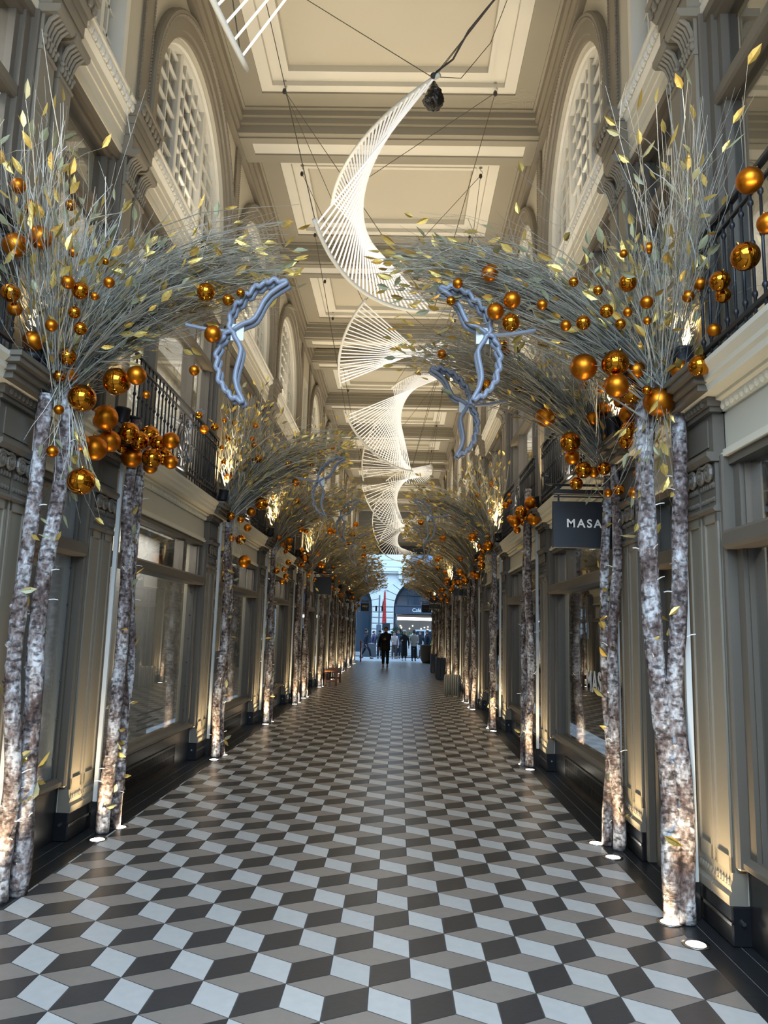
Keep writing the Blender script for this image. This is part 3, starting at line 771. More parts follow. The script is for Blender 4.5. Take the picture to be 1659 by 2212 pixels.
def make_tree(side, idx):
    Y = TREE_Y[idx]; sg = SGN[side]; base = Vector((FX[side](-0.15), Y, 0)); crown = CROWN[side][idx]
    near = idx < 2
    r = empty('birch_tree', base); TREES[(side, idx)] = r
    if crown: desc = 'birch trunks with an arching silver twig spray'
    else: desc = 'bare-topped birch trunks under bunched copper baubles'
    tag(r, '%s, %s from the camera on the %s' % (desc, NEAR[idx], side), 'tree', 'birch trees along the %s wall' % side)
    topz = 3.12 if crown else 3.42
    sd = idx*17+(3 if side == 'left' else 71)
    tr = [((.03, -.07), (.03, -.06), .056, .044), ((.07, .08), (.0, .09), .050, .040)]
    if side == 'left' and idx == 0: tr = [((.02, -.08), (.01, -.13), .052, .042), ((.06, .03), (.11, .0), .058, .046)]
    if side == 'right' and idx == 0: tr = [((-.02, -.03), (-.06, -.02), .056, .046), ((.05, -.01), (.14, .05), .058, .062)]
    if side == 'right' and idx == 1: tr = [((-.05, -.05), (-.085, -.04), .05, .038), ((.0, .06), (-.05, .08), .046, .036)]
    if not crown: tr.append(((.02, .16), (.04, .18), .036, .028))
    for q, (b0, b1, r0, r1) in enumerate(tr):
        hz = topz+random.uniform(-.12, .2)
        mb, pts, rad = trunk(Vector((sg*b0[0], b0[1], 0.002)), Vector((sg*b1[0], b1[1], hz)), r0, r1, sd+q, 12 if idx < 4 else 8, 34 if idx < 4 else 14)
        t = mb.obj('trunk', BARK, r, True)
        if idx < 4:
            lb = MB()
            for k in range(11 if near else 7):
                i = random.randint(2, len(pts)-4); a = random.uniform(0, 6.28); dv = Vector((math.cos(a), math.sin(a), 0))
                if dv.x*sg < -.5: dv.x *= -1
                leaf_at(lb, pts[i]+dv*rad[i]*1.02, .11)
            lb.obj('foliage', [LEAF, LEAF2], t)
            for k in range(9 if near else 5):
                i = random.randint(2, len(pts)-3); a = random.uniform(0, 6.28)
                o = link('cable_tie', TIE_ME, t, pts[i]+Vector((math.cos(a), math.sin(a), 0))*rad[i]); o.rotation_euler = (0, random.uniform(-.5, .3), a)
    pz = 3.05
    m = MB(); m.bbox(sg*-.10-.018, sg*-.10+.018, .03, .066, .21, pz, .003); pl = m.obj('pole', STEEL, r)
    m = MB(); m.bbox(sg*-.10-.022, sg*-.10+.022, .026, .07, 0.0, .21, .003); m.obj('pole_foot', BLACK, pl)
    hub = Vector((sg*.04, 0, 3.2))
    if crown:
        if idx == 0: P = dict(nt=400, r=.0040, sub=3, lf=.26, ls=.10)
        elif idx == 1: P = dict(nt=300, r=.0040, sub=3, lf=.30, ls=.095)
        elif idx < 4: P = dict(nt=250, r=.0054, sub=2, lf=.80, ls=.095)
        else: P = dict(nt=165, r=.0072, sub=1, lf=.95, ls=.11)
        key = (side, 'far', idx % 2) if idx >= 4 else None
        if key is None or key not in FARSPRAY:
            L = {('left', 0): 1.42, ('right', 0): 1.72, ('right', 1): 1.62}.get((side, idx), 1.45)
            A = arch_spray(sg, hub, L, .92, P['nt'], P['r'], P['sub'], P['lf'], P['ls'], .115 if near else .14)
            U = upright_spray(sg, hub, int(P['nt']*.72), P['r'], P['sub'], P['lf']*1.3, P['ls'], 1.62 if idx > 1 else (1.2 if idx else (1.0 if side == 'right' else 1.22)), .10, .26 if idx > 1 else .42)
            D = upright_spray(sg, hub, 95, P['r'], P['sub'], P['lf']*1.3, P['ls'], 1.75, .0, .12, -.62) if idx == 0 else None
            T = trail_spray(sg, hub, (14 if (side, idx) == ('right', 1) else 46) if near else 18, P['r'], P['ls'], .4 if (side, idx) == ('right', 1) else .9)
            parts = [('arching_spray', A), ('upright_spray', U), ('trailing_spray', T)]+([('side_spray', D)] if D else [])
            out = []
            for nm, (mb, lb) in parts: out.append((nm, mb.mesh(nm, TWIG, False), lb.mesh('foliage', [LEAF, LEAF2]) if lb.f else None))
            if key: FARSPRAY[key] = out
        else: out = FARSPRAY[key]
        for nm, me, le in out:
            o = link(nm, me, r)
            if le: link('foliage', le, o)
    return r
for s in ('left', 'right'):
    for i in range(len(TREE_Y)): make_tree(s, i)

# ------------------------------------------------------------------ copper baubles
def bauble_meshes():
    out = {}
    for k, mt in (('m', BAUB_M), ('g', BAUB_G)):
        m = MB(); m.ball((0, 0, 0), 1.0, 28, 18); out[k] = m.mesh('bauble', mt, True)
    m = MB(); m.lathe([(0.0, 1.13), (.10, 1.13), (.115, 1.10), (.115, 1.02), (.13, .985)], n=12)
    m.tube([(.05*math.cos(2*PI*k/8), 0, 1.17+.05*math.sin(2*PI*k/8)) for k in range(9)], .012, 5); out['cap'] = m.mesh('cap', CAPM, True)
    return out
BM_ = bauble_meshes()
BAUBLES = []
def bset(side, idx, dy, items):
    for x, y, r, f in items:
        d2 = (-.40 if y < 720 and (x < 260 or x > 1230) else (-.16 if y < 740 else 0)) if idx == 0 else 0
        BAUBLES.append([side, idx, x, y, r*1.0, f, TREE_Y[idx]+dy+d2+random.uniform(-.10, .10)])
bset('left', 0, -.12, [(39,401,14,'m'),(71,449,14,'m'),(152,444,10,'g'),(86,513,22,'m'),(33,530,23,'m'),(158,545,10,'m'),(147,610,13,'m'),(236,610,11,'m'),(23,632,18,'g'),(32,667,14,'m'),(174,628,17,'g'),(161,675,12,'g'),(111,703,12,'m'),(174,710,13,'g'),(72,737,20,'m'),(114,768,21,'m'),(146,770,18,'g'),(148,805,20,'m'),(128,812,12,'g'),(96,813,12,'g'),(445,631,19,'g'),(493,648,12,'g'),(520,633,9,'g'),(460,722,18,'m'),(420,800,11,'m'),(252,824,28,'g'),(295,811,20,'m'),(177,860,28,'g'),(127,885,10,'m'),(316,853,8,'m'),(113,975,12,'m'),(175,1040,28,'g'),(205,640,8,'m'),(228,565,7,'g')])
bset('left', 1, -.28, [(227,902,26,'m'),(172,955,19,'m'),(204,968,26,'m'),(236,953,23,'m'),(277,935,23,'g'),(300,952,21,'g'),(322,942,22,'g'),(342,958,17,'g'),(369,952,18,'m'),(328,990,21,'g'),(353,986,19,'g'),(369,998,15,'m'),(285,988,22,'m'),(325,1008,15,'m'),(262,968,10,'g')])
bset('left', 2, -.1, [(430,897,8,'g'),(441,928,10,'m'),(464,922,8.5,'g'),(485,908,5,'m'),(506,913,5,'m'),(493,944,8,'g'),(479,967,5,'m'),(483,998,5.5,'g'),(545,948,5,'m'),(550,962,7,'g'),(552,920,6,'m'),(540,990,8.3,'g'),(559,992,8.7,'g'),(521,1000,8,'g'),(494,1032,9,'m'),(510,1031,8.3,'m'),(537,1032,5,'m'),(503,1069,6,'m'),(525,1065,6,'g'),(565,1088,14,'g'),(621,1001,8.7,'g'),(639,1042,8.3,'m'),(689,978,4.8,'g'),(673,1005,4.8,'g'),(719,967,4.8,'m'),(543,1106,10,'m'),(499,1115,9,'g'),(520,1122,7.5,'m'),(535,1140,8.3,'m'),(500,1161,9,'m'),(520,1166,11,'g'),(528,1213,13.5,'m')])
bset('left', 3, -.1, [(591,1073,6,'m'),(605,1079,6.5,'m'),(642,1082,6,'g'),(662,1101,9,'g'),(710,1100,6,'m'),(707,1078,6,'g'),(599,1115,7,'g'),(602,1162,7,'m'),(625,1167,8,'m'),(611,1175,6.5,'m'),(619,1154,6,'g'),(624,1183,7,'g'),(617,1191,5,'m'),(623,1215,6.5,'g'),(597,1233,7,'g'),(614,1230,6,'m'),(618,1245,6.5,'m'),(610,1256,6.5,'m'),(650,1142,8,'m'),(661,1148,5,'m')])
bset('right', 0, -.15, [(1619,390,24,'m'),(1659,482,20,'m'),(1610,554,27,'g'),(1356,611,18,'g'),(1239,609,10,'g'),(1292,627,10,'g'),(1347,548,8,'m'),(1401,536,11,'m'),(1512,613,13.5,'m'),(1487,640,12,'m'),(1555,607,20,'g'),(1562,638,15,'g'),(1542,713,13,'m'),(1397,653,13,'m'),(1356,674,9.5,'m'),(1310,672,14,'g'),(1171,658,11,'m'),(1222,703,11.5,'m'),(1260,697,15,'g'),(1340,700,11,'g'),(1398,693,8,'m'),(1106,648,18,'m'),(1103,697,19,'g'),(1070,673,18,'m'),(1058,590,18,'m'),(989,612,11,'m'),(974,650,10,'g'),(1261,793,28,'m'),(1329,785,28,'g'),(1374,800,19,'m'),(1332,833,25,'m'),(1364,844,28,'g'),(1397,843,10,'g'),(1423,868,31,'m'),(1421,898,10,'g'),(1454,772,19,'m'),(1470,799,20,'m'),(1511,790,22,'g')])
bset('right', 1, -.15, [(1262,832,8,'m'),(1300,835,13,'m'),(1338,868,12,'m'),(1306,883,16,'m'),(1357,895,19,'m'),(1179,900,22,'m'),(1280,905,15,'m'),(1360,929,19,'g'),(1352,955,15,'g'),(1402,920,11,'m'),(1308,943,8,'m'),(1232,955,22,'g'),(1236,988,16,'m'),(1260,1015,18,'g'),(1282,1020,12,'m'),(1245,1045,14,'g'),(1305,1012,14,'g'),(1380,1023,11,'m'),(1314,1065,9,'m'),(1337,1058,12,'g'),(1370,1065,12,'m'),(1052,834,14,'g'),(1028,848,11,'g'),(1084,745,12,'g'),(1093,760,9,'m'),(955,765,10,'m'),(1120,840,8,'g')])
bset('right', 2, -.1, [(1147,1086,14,'m'),(1153,1121,14,'m'),(1143,1103,9.5,'m'),(1125,1106,13,'g'),(1112,1126,13,'m'),(1117,1145,8,'m'),(1102,1121,8,'m'),(1136,1116,9,'g'),(1158,1100,6,'g'),(1092,1092,7,'m'),(1101,1084,6,'m'),(1100,1070,4.5,'m'),(1131,1128,8,'g')])
bset('right', 3, -.1, [(1062.6,1046,7,'m'),(1032,1069.6,5,'m'),(1037.6,1044,3.5,'m'),(1057,1104,6,'m'),(1037,1094,3.5,'m'),(1009,1107,6.5,'g'),(1028,1153,9,'m'),(1020,1160,9,'m'),(1067.6,1130.7,6.5,'g'),(1054,1179,11,'m'),(1063,1174,8,'m'),(1055,1159,7,'g'),(1040,1206,8,'m'),(1040,1222,9,'g'),(926,1082,7,'g'),(965,1093,7,'m'),(980,1114,6,'m'),(1008,1130,6,'g'),(1044,1190,7,'g'),(1035,1180,6,'m')])
# trees further down the arcade: bunches round the forks and a few along the sprays
for side in ('left', 'right'):
    for idx in range(4, 12):
        Y = TREE_Y[idx]; sg = SGN[side]; bx = FX[side](-0.15); n = 10 if idx < 8 else 6
        for k in range(n):
            if k < n*.65: p = Vector((bx+sg*random.uniform(-.02, .42), Y-random.uniform(.12, .35), 3.2+random.uniform(-.45, .35)))
            else:
                t = random.uniform(.3, .95); p = Vector((bx+sg*1.4*t, Y-random.uniform(.1, .3), 3.2+.9*(1-(1-t)**2)+rg(.12)))
            BAUBLES.append([side, idx, None, p, random.choice((.045, .055, .065, .08)), random.choice('mg'), p.y])
BL = []
for side, idx, x, y, r, f, Y in BAUBLES:
    if x is None: BL.append([side, idx, y, r, f])
    else:
        p = at(x, y, Y); rr = r*(p-Vector((0, 0, CAM_H))).length/FPX*.985
        lim = FX[side](-.09-rr)
        if abs(p.x) > abs(lim) and p.x*lim > 0:      # keep it in front of the wall
            k = abs(lim/p.x); p = Vector((0, 0, CAM_H))+(p-Vector((0, 0, CAM_H)))*k; rr *= k
        BL.append([side, idx, p, rr, f])
EYE = Vector((0, 0, CAM_H))
for it in range(80):         # settle touching neighbours in depth so that none cut into each other
    moved = False
    for i in range(len(BL)):
        for j in range(i):
            a, b = BL[i], BL[j]
            if abs(a[2].y-b[2].y) > .5: continue
            gap = (a[2]-b[2]).length-(a[3]+b[3])*1.02
            if gap < 0:
                far, nr = (a, b) if a[2].y >= b[2].y else (b, a)
                if far[3] > nr[3]*1.4 and it < 30: pass
                k = 1+min(.02, max(.004, -gap*.6/far[2].y)); far[2] = EYE+(far[2]-EYE)*k; far[3] *= k
                k = 1/k; nr[2] = EYE+(nr[2]-EYE)*k; nr[3] *= k; moved = True
    if not moved: break
def size_word(r): return 'large' if r > .066 else ('mid-sized' if r > .042 else 'small')
groups = {}
for b in BL: groups.setdefault((b[0], b[1], size_word(b[3]), b[4]), []).append(b)
FIN = {'m': 'satin', 'g': 'mirror-bright'}
for (side, idx, sz, f), lst in groups.items():
    lst.sort(key=lambda b: -b[2].z)
    for i, (sd, ix, p, r, ff) in enumerate(lst):
        o = link('bauble', BM_[f], None, p); o.scale = (r, r, r); o.rotation_euler = (rg(.35), rg(.35), 0)
        lab = '%s %s copper bauble' % (sz, FIN[f])
        if len(lst) > 1: lab += ', %s of its kind' % ('topmost' if i == 0 else ('lowest' if i == len(lst)-1 else ordw(i)+' highest'))
        lab += ' in the %s birch on the %s' % (NEAR[idx], side)
        tag(o, lab, 'bauble', 'copper baubles in the birch trees')
        if idx < 4: link('cap', BM_['cap'], o)
# ------------------------------------------------------------------ wing-shaped tube lights hung from the sprays (switched off)
WU = [(520,780),(560,740),(640,690),(720,660),(770,620),(820,520),(860,420),(930,320),(1030,240),(1110,190),(1128,165),(1080,160),(1020,192),(1000,150),(960,135),(900,200),(880,165),(840,200),(795,250),(765,210),(720,270),(690,345),(650,318),(620,355),(590,450),(552,425),(525,475),(512,560),(482,560),(476,605),(490,680),(470,730),(500,775)]
WL = [(515,785),(460,792),(420,830),(432,862),(380,905),(365,950),(390,972),(340,1060),(347,1095),(378,1112),(352,1205),(362,1240),(402,1252),(385,1370),(412,1402),(442,1392),(460,1480),(492,1512),(522,1500),(542,1570),(572,1587),(600,1560),(650,1615),(680,1640),(684,1605),(610,1470),(580,1350),(588,1250),(620,1100),(632,1000),(600,925),(552,855),(532,800)]
def smooth_closed(pts, it=2):
    for _ in range(it):
        q = []
        for i in range(len(pts)):
            a, b = Vector(pts[i]), Vector(pts[(i+1) % len(pts)]); q += [a*.86+b*.14, a*.14+b*.86]
        pts = q
    return pts
def wing(label, origin, sg, k, detail=True, hang=None):
    """origin: the joint of the two wings"""
    r = empty('wing_light', origin); tag(r, label, 'light', 'wing-shaped tube lights under the birch sprays')
    for nm, pts in (('upper_wing', WU), ('lower_wing', WL)):
        P = smooth_closed([Vector(((x-520)*k*sg, 0, -(y-780)*k)) for x, y in pts], 1)
        P.append(P[0])
        m = MB(); m.tube([p+Vector((0, -.012, 0)) for p in P], .0165 if detail else .012, 7 if detail else 5); w = m.obj(nm, TUBE_OFF, r, True)
        m = MB(); m.tube([p+Vector((.008*sg, .032, -.012)) for p in P], .0165 if detail else .012, 7 if detail else 5); m.obj('backing_tube', TUBE_OFF, w, True)
    m = MB(); m.box(-.012, .07*sg, .0, .008, -.06, .05) if sg > 0 else m.box(.012, -.07, .0, .008, -.06, .05)
    m.obj('mounting_plate', STEEL, r)
    m = MB(); m.tube([Vector((0, .01, 0)), Vector((-sg*.16, .03, .02)), Vector((-sg*.32, .05, .06))], .014, 6); m.obj('support_arm', TUBE_OFF, r)
    return r
K0 = .1989*4.62/FPX
wing('grey tube light outlining a wing under the nearest left birch spray', at(503, 716, 4.62), 1, K0)
wing('grey tube light outlining a wing under the nearest right birch spray', at(1052, 724, 4.7), -1, K0*.93)
wing('grey tube light outlining a wing beneath the second right birch spray', at(1010, 876, 6.15), -1, K0*.92)
wing('grey tube light outlining a wing under the third left birch spray', at(690, 1040, 9.85), 1, K0*.95, False)
wing('pale tube light outlining a wing under the fourth left birch spray', at(738, 1117, 13.55), 1, K0*.95, False)
wing('pale tube light outlining a wing under the fourth right birch spray', at(930, 1118, 13.5), -1, K0*.95, False)
for i in (5, 7): wing('pale tube light outlining a wing under the %s left birch spray' % NEAR[i], (FX['left'](-.15)+1.15, TREE_Y[i]-.3, 3.72), 1, K0*.9, False)
for i in (4, 7): wing('pale tube light outlining a wing under the %s right birch spray' % NEAR[i], (FX['right'](-.15)-1.15, TREE_Y[i]-.3, 3.72), -1, K0*.9, False)
# the narrow wing seen edge-on at the second left birch
w = wing('pale tube light outlining a wing seen edge-on by the left balcony railing', at(410, 925, 8.6), 1, K0*.8, False); w.rotation_euler = (0, 0, math.radians(72))

# ------------------------------------------------------------------ spiral ladders of lit tubes hung down the middle
YB = 6.4
def axis(q):            # q = distance in units of YB; the common axis runs down the arcade
    Y = YB*q; return Vector((-.32+.0*q, Y, 0))
HEL = []
def centre(cx, cy, q): return at(cx, cy, YB*q)
RZ = 5.66
def helix(label, q0, q1, a0, a1, c0, c1, n, L=.90, near=True, mid=None, Lm=.90):
    r = empty('spiral_light', c0); tag(r, label, 'light', 'spiral ladder lights hung down the arcade')
    tips = ([], [])
    for i in range(n):
        t = i/(n-1); c = c0.lerp(c1, t)-c0; Lt = L
        if mid is not None: w = 4*t*(1-t); c += (mid-(c0+c1)/2)*w; Lt = L+(Lm-L)*w
        a = math.radians(a0+(a1-a0)*t)
        d = Vector((math.cos(a), 0, math.sin(a)))*Lt
        m = MB(); m.tube([c-d, c+d], .009 if near else .0085, 6 if near else 5); m.obj('light_tube', TUBEW, r, True)
        tips[0].append(c+d*1.01); tips[1].append(c-d*1.01)
    for tp in tips:
        ex = [tp[0]+(tp[0]-tp[1])*.8]+tp+[tp[-1]+(tp[-1]-tp[-2])*.8]
        m = MB(); m.tube(ex, .021, 8 if near else 5); m.obj('rail', RAILW, r, True)
    return r, [p+c0 for p in tips[0]], [p+c0 for p in tips[1]]
def hook_wires(r, tips, hooks):
    for p, h in zip(tips, hooks):
        o = Vector(r.location); m = MB(); m.tube([p-o, h-o], .0035, 4); m.obj('wire', WIRE, r)
def hook(x, y):
    r = empty('ceiling_hook', (x, y, 8.86))
    m = MB(); m.lathe([(0, 0), (.028, 0), (.028, -.012), (.008, -.016)], n=10); m.tube([(0, 0, -.01), (0, 0, -.05), (.03, 0, -.08), (.02, 0, -.12), (-.015, 0, -.11)], .006, 6); m.obj('eye_bolt', CHROME, r)
    m = MB(); m.ball((0, 0, -.15), .028, 8, 6, 0, (1, 1, 1.5)); m.obj('wire_clamp', CABLE, r)
    return r
HX = (-1.70, 1.10)
HOOKS = {}
for i, a in enumerate(WIDE):
    if i > 6: break
    for k, y in enumerate((a+PW+.73, a+3.72-.66)):
        for s, x in zip(('left', 'right'), HX):
            h = hook(x, y); HOOKS[(i, k, s)] = Vector((x, y, 8.72))
            tag(h, 'steel hook with black wire clamp, %s coffer on the %s, %s end' % (['camera', 'first', 'second', 'third', 'fourth', 'fifth', 'sixth'][i], s, 'near' if k == 0 else 'far'), 'hook', 'hooks in the ceiling coffers')
def wires_for(r, A, B, ya):
    """four wires from the tips to the nearest coffer hooks on each side"""
    for tips in (A, B):
        for p in (tips[0], tips[-1]):
            for s in ('left', 'right'):
                c = [h for (i, k, ss), h in HOOKS.items() if ss == s]
                h = min(c, key=lambda h: abs(h.y-p.y))
                if (p.x < -.32) == (s == 'left') or random.random() < .35:
                    o = Vector(r.location); m = MB(); m.tube([p-o, h-o], .0042, 4); m.obj('wire', WIRE, r)
defs = [
 ('lit spiral ladder at the top left edge, closest to the camera', .50, .70, 35, 58, (None, .50), (688, -95, .70), 12),
 ('lit spiral ladder crossing the middle of the ceiling, largest in view', 1.0, 1.30, 55, 132, (812, 325, 1.0), (826, 552, 1.30), 30),
 ('lit spiral fan of tubes just beyond the largest spiral', 1.66, 1.87, 138, 204, (882, 740, 1.66), (846, 783, 1.87), 22),
 ('lit spiral ladder with crossed tubes, third beyond the largest', 2.05, 2.38, 204, 283, (850, 857, 2.05), (868, 926, 2.38), 30),
 ('lit spiral fan below the third spiral, pale bars fanned left', 2.62, 3.05, 283, 372, (862, 962, 2.62), (858, 1018, 3.05), 22),
 ('lit spiral ladder over the middle arcade, pinched at its waist', 3.25, 3.75, 372, 470, (853, 1040, 3.25), (858, 1092, 3.75), 20),
 ('pale spiral ladder before the grey end wall', 4.0, 4.6, 470, 575, (856, 1108, 4.0), (858, 1143, 4.6), 20),
 ('pale spiral fan hanging lowest before the street opening', 4.9, 5.7, 575, 700, (857, 1155, 4.9), (860, 1181, 5.7), 20),
]
for i, (lab, q0, q1, a0, a1, c0, c1, n) in enumerate(defs):
    if c0[0] is None:
        C1 = at(c1[0], c1[1], YB*c1[2]); C0 = Vector((C1.x-.02, YB*q0, C1.z))
    else: C0, C1 = at(c0[0], c0[1], YB*c0[2]), at(c1[0], c1[1], YB*c1[2])
    r, A, B = helix(lab, q0, q1, a0, a1, C0, C1, n, near=i < 4, mid=at(784, 468, YB*1.15) if i == 1 else None, Lm=.84)
    wires_for(r, A, B, 0)
    if i == 1: H1 = (A, B)
# black foil-wrapped lamp on the end of the largest spiral and its feed cable
tip = H1[0][0]
r = empty('foil_lamp', tip+Vector((0, -.02, -.05)))
tag(r, 'crumpled black foil bundle hanging from the tip of the largest spiral', 'lamp')
m = MB(); rs = random.Random(4); nu, nv = 16, 12; vs = []; fs = []
for i in range(nv+1):
    t = i/nv
    for j in range(nu):
        rr = (.012+.085*math.sin(PI*min(1, t**1.5))**.8 if t < 1 else .01)*(1+rs.uniform(-.16, .16)); vs.append((rr*math.cos(2*PI*j/nu), rr*math.sin(2*PI*j/nu), -.30*t))
for i in range(nv):
    for j in range(nu): fs.append((i*nu+j, i*nu+(j+1) % nu, (i+1)*nu+(j+1) % nu, (i+1)*nu+j))
m.add(vs, fs); m.obj('foil_wrap', FOIL, r)
m = MB(); m.ball((0, 0, .06), .03, 9, 6, 0, (1.2, 1, 1)); m.tube([(0, 0, .07), (.03, 0, .1)], .014, 6); m.obj('clamp', CABLE, r)
m = MB(); e = at(1095, -40, 5.6)-tip; m.tube([Vector((.02, 0, .1)), e*.25+Vector((.02, 0, -.0)), e*.5+Vector((0, 0, .05)), e*.75+Vector((0, 0, .03)), e], .009, 6); m.obj('feed_cable', CABLE, r)
m = MB(); h = HOOKS[(1, 0, 'right')]-tip; m.tube([Vector((0, 0, .05)), h*.3+Vector((0, 0, -.35)), h*.65+Vector((0, 0, -.4)), h], .004, 5); m.obj('slack_wire', WIRE, r)

# ------------------------------------------------------------------ hanging shop signs
def text_mesh(body, size, ext=.002, spacing=1.0, bold=False):
    cu = bpy.data.curves.new('lettering', 'FONT'); cu.body = body; cu.size = size; cu.extrude = ext; cu.align_x = 'CENTER'; cu.align_y = 'CENTER'; cu.space_character = spacing
    if bold: cu.offset = size*.018
    o = bpy.data.objects.new('lettering', cu); COL.objects.link(o)
    me = bpy.data.meshes.new_from_object(o.evaluated_get(bpy.context.evaluated_depsgraph_get()))
    bpy.data.objects.remove(o); bpy.data.curves.remove(cu)
    return me
def sign(side, Y, x0, x1, z0, z1, label, text=None, ts=.1, sp=1.0, lines=None, bold=True):
    fx = FX[side]; sg = SGN[side]
    r = empty('hanging_sign', ((x0+x1)/2, Y, z0)); tag(r, label, 'sign')
    w = abs(x1-x0)/2; H = z1-z0
    m = MB(); m.bbox(-w, w, -.018, .018, 0, H, .003); bd = m.obj('board', SIGN, r)
    m = MB(); m.bbox(-w*.98, w*.98, -.03, .03, H+.065, H+.11, .004); m.box(-w*.95, w*.95, -.012, .012, H+.04, H+.05)
    for q in (-w*.8, w*.8): m.box(q-.008, q+.008, -.008, .008, H-.005, H+.07)
    m.obj('head_bar', IRON, r)
    wall = fx(0.05)-(x0+x1)/2; tip_ = -sg*-1*w
    tipx = sg*w*1.12
    m = MB(); zb = H+.155
    pts = [(wall, 0, zb), (tipx, 0, zb), (tipx+sg*.02, 0, zb+.01), (tipx+sg*.028, 0, zb+.03), (tipx+sg*.015, 0, zb+.05), (tipx-sg*.004, 0, zb+.055), (tipx-sg*.012, 0, zb+.068), (tipx-sg*.002, 0, zb+.085), (tipx+sg*.03, 0, zb+.088)]
    m.tube(pts, .012, 7)
    for q in (-w*.8, w*.8): m.tube([(q, 0, zb), (q, 0, H+.1)], .008, 6)
    m.box(wall-.01, wall+.01, -.06, .06, zb-.12, zb+.08)
    m.obj('bracket', IRON, r)
    if text:
        me = text_mesh(text, ts, .002, sp, bold); me.materials.append(LETTER)
        o = link('lettering', me, bd, (0, -.0205, H*.52)); o.rotation_euler = (PI/2, 0, 0)
    for (tx, s_, zz) in (lines or []):
        me = text_mesh(tx, s_, .002, 1.1); me.materials.append(LETTER)
        o = link('lettering', me, bd, (0, -.0205, H*zz)); o.rotation_euler = (PI/2, 0, 0)
    return r
p0, p1 = at(1193, 1083, 6.86), at(1193, 1183, 6.86)
sign('right', 6.86, p0.x, p0.x+.56, p1.z, p0.z, 'large black hanging sign with wide-spaced white capitals by the second right birch', 'MASA', .105, 1.3)
p0, p1 = at(980, 1250, 19.6), at(980, 1287, 19.6)
sign('right', 19.6, p0.x, p0.x+.52, p1.z, p0.z, 'black hanging sign with one white lower-case word by the sixth right birch', 'Facetheory', .105, 1.0)
p0, p1 = at(928, 1292, 30.9), at(928, 1315, 30.9)
sign('right', 30.9, p0.x, p0.x+.5, p1.z, p0.z, 'small black hanging sign with thin white lettering by the tenth right birch', 'Earl of East', .1, 1.0, bold=False)
p0, p1 = at(911, 1306, 40.5), at(911, 1323, 40.5)
sign('right', 40.5, p0.x, p0.x+.52, p1.z, p0.z, 'farthest black hanging sign on the right', None, lines=[('· · · · ·', .09, .5)])
p0, p1 = at(678, 1246, 19.6), at(678, 1284, 19.6)
sign('left', 19.6, p0.x, p0.x+.46, p1.z, p0.z, 'blank black hanging sign, nearest on the left')
p0, p1 = at(731, 1276, 30.9), at(731, 1302, 30.9)
sign('left', 30.9, p0.x, p0.x+.46, p1.z, p0.z, 'black hanging sign with thin dotted lettering on the left', None, lines=[('/ · · ·', .1, .55), ('· · · · ·', .05, .35)])
p0, p1 = at(780, 1303, 40.5), at(780, 1320, 40.5)
sign('left', 40.5, p0.x, p0.x+.42, p1.z, p0.z, 'farthest black hanging sign on the left', None, lines=[('PRO', .13, .6)])

# MASA lettering on the shop glass and the counter inside
me = text_mesh('MASA', .30, .001, 1.15, True); me.materials.append(LETTER)
o = link('window_lettering', me, None, (FX['right'](0.137), 7.9, 1.18)); o.rotation_euler = (PI/2, 0, -PI/2)
tag(o, 'large white capitals lettered across the right shop window glass', 'lettering')
r = empty('shop_counter', (FX['right'](0.75), 7.55, 0)); tag(r, 'low timber counter behind the lettered right shop window', 'counter')
m = MB(); m.bbox(-.3, .3, -.55, .75, 0.0, .86, .01); m.obj('counter_body', TIMB, r)
m = MB(); m.bbox(-.32, .32, -.58, .78, .86, .9, .006); m.obj('counter_top', OAK, r)
r = empty('foliage_basket', (FX['right'](0.7), 7.5, .9)); tag(r, 'basket of rust coloured dried foliage on the shop counter', 'plant')
m = MB()
m.lathe([(.09, 0), (.13, .14), (.12, .14), (.08, .01)], n=14); bsk = m.obj('basket', OAK, r)
m = MB()
for k in range(240): leaf_at(m, Vector((rg(.1), rg(.12), .16+abs(rg(.10)))), .07, 0)
m.obj('foliage', RUSTB, r)
# paper notice inside the nearest right-hand window
m = MB(); X = FX['right'](0.132)
pa = [at(1624, 1392, 4.0), at(1624, 1480, 4.0)]
m.box(X, X+.002, 3.82, 4.06, 1.30, 1.56)
nt_ = m.obj('paper_notice', PAPER); tag(nt_, 'white paper notice taped to the nearest right shop window', 'notice')
m = MB()
for k in range(9): m.box(X-.001, X, 3.85, 4.03-.03*(k % 3), 1.53-.024*k-.004, 1.53-.024*k)
m.obj('print_lines', INK, nt_)
# small vinyl lines on the left shop glass
m = MB(); X = FX['left'](0.138)
for k, (a, b) in enumerate(((7.9, 8.75), (7.9, 8.35), (7.9, 8.6), (7.9, 8.45))): m.box(X, X+.001, a, b, .72-.05*k, .735-.05*k)
o = m.obj('vinyl_caption', mat('grey_vinyl', (.12, .12, .12), .6, var=0)); tag(o, 'small grey caption lines low on the left shop glass', 'caption')
# sheer curtains behind the right-hand first-floor windows
for k, (ya, yb, lab) in enumerate(((1.4, 4.3, 'sheer pale curtain behind the nearest right upper window'), (5.0, 5.95, 'sheer pale curtain behind the narrow right upper window'))):
    m = MB(); n = int((yb-ya)/.02); X = FX['right'](0.36); vs = []; fs = []
    for i in range(n+1):
        y = ya+(yb-ya)*i/n; x = X+.022*math.sin(y*38)+.012*math.sin(y*91+1)
        vs += [(x, y, 3.2), (x, y, 5.75)]
        if i: fs.append((2*i-2, 2*i, 2*i+1, 2*i-1))
    m.add(vs, fs); o = m.obj('curtain', CURT, None, True); tag(o, lab, 'curtain')

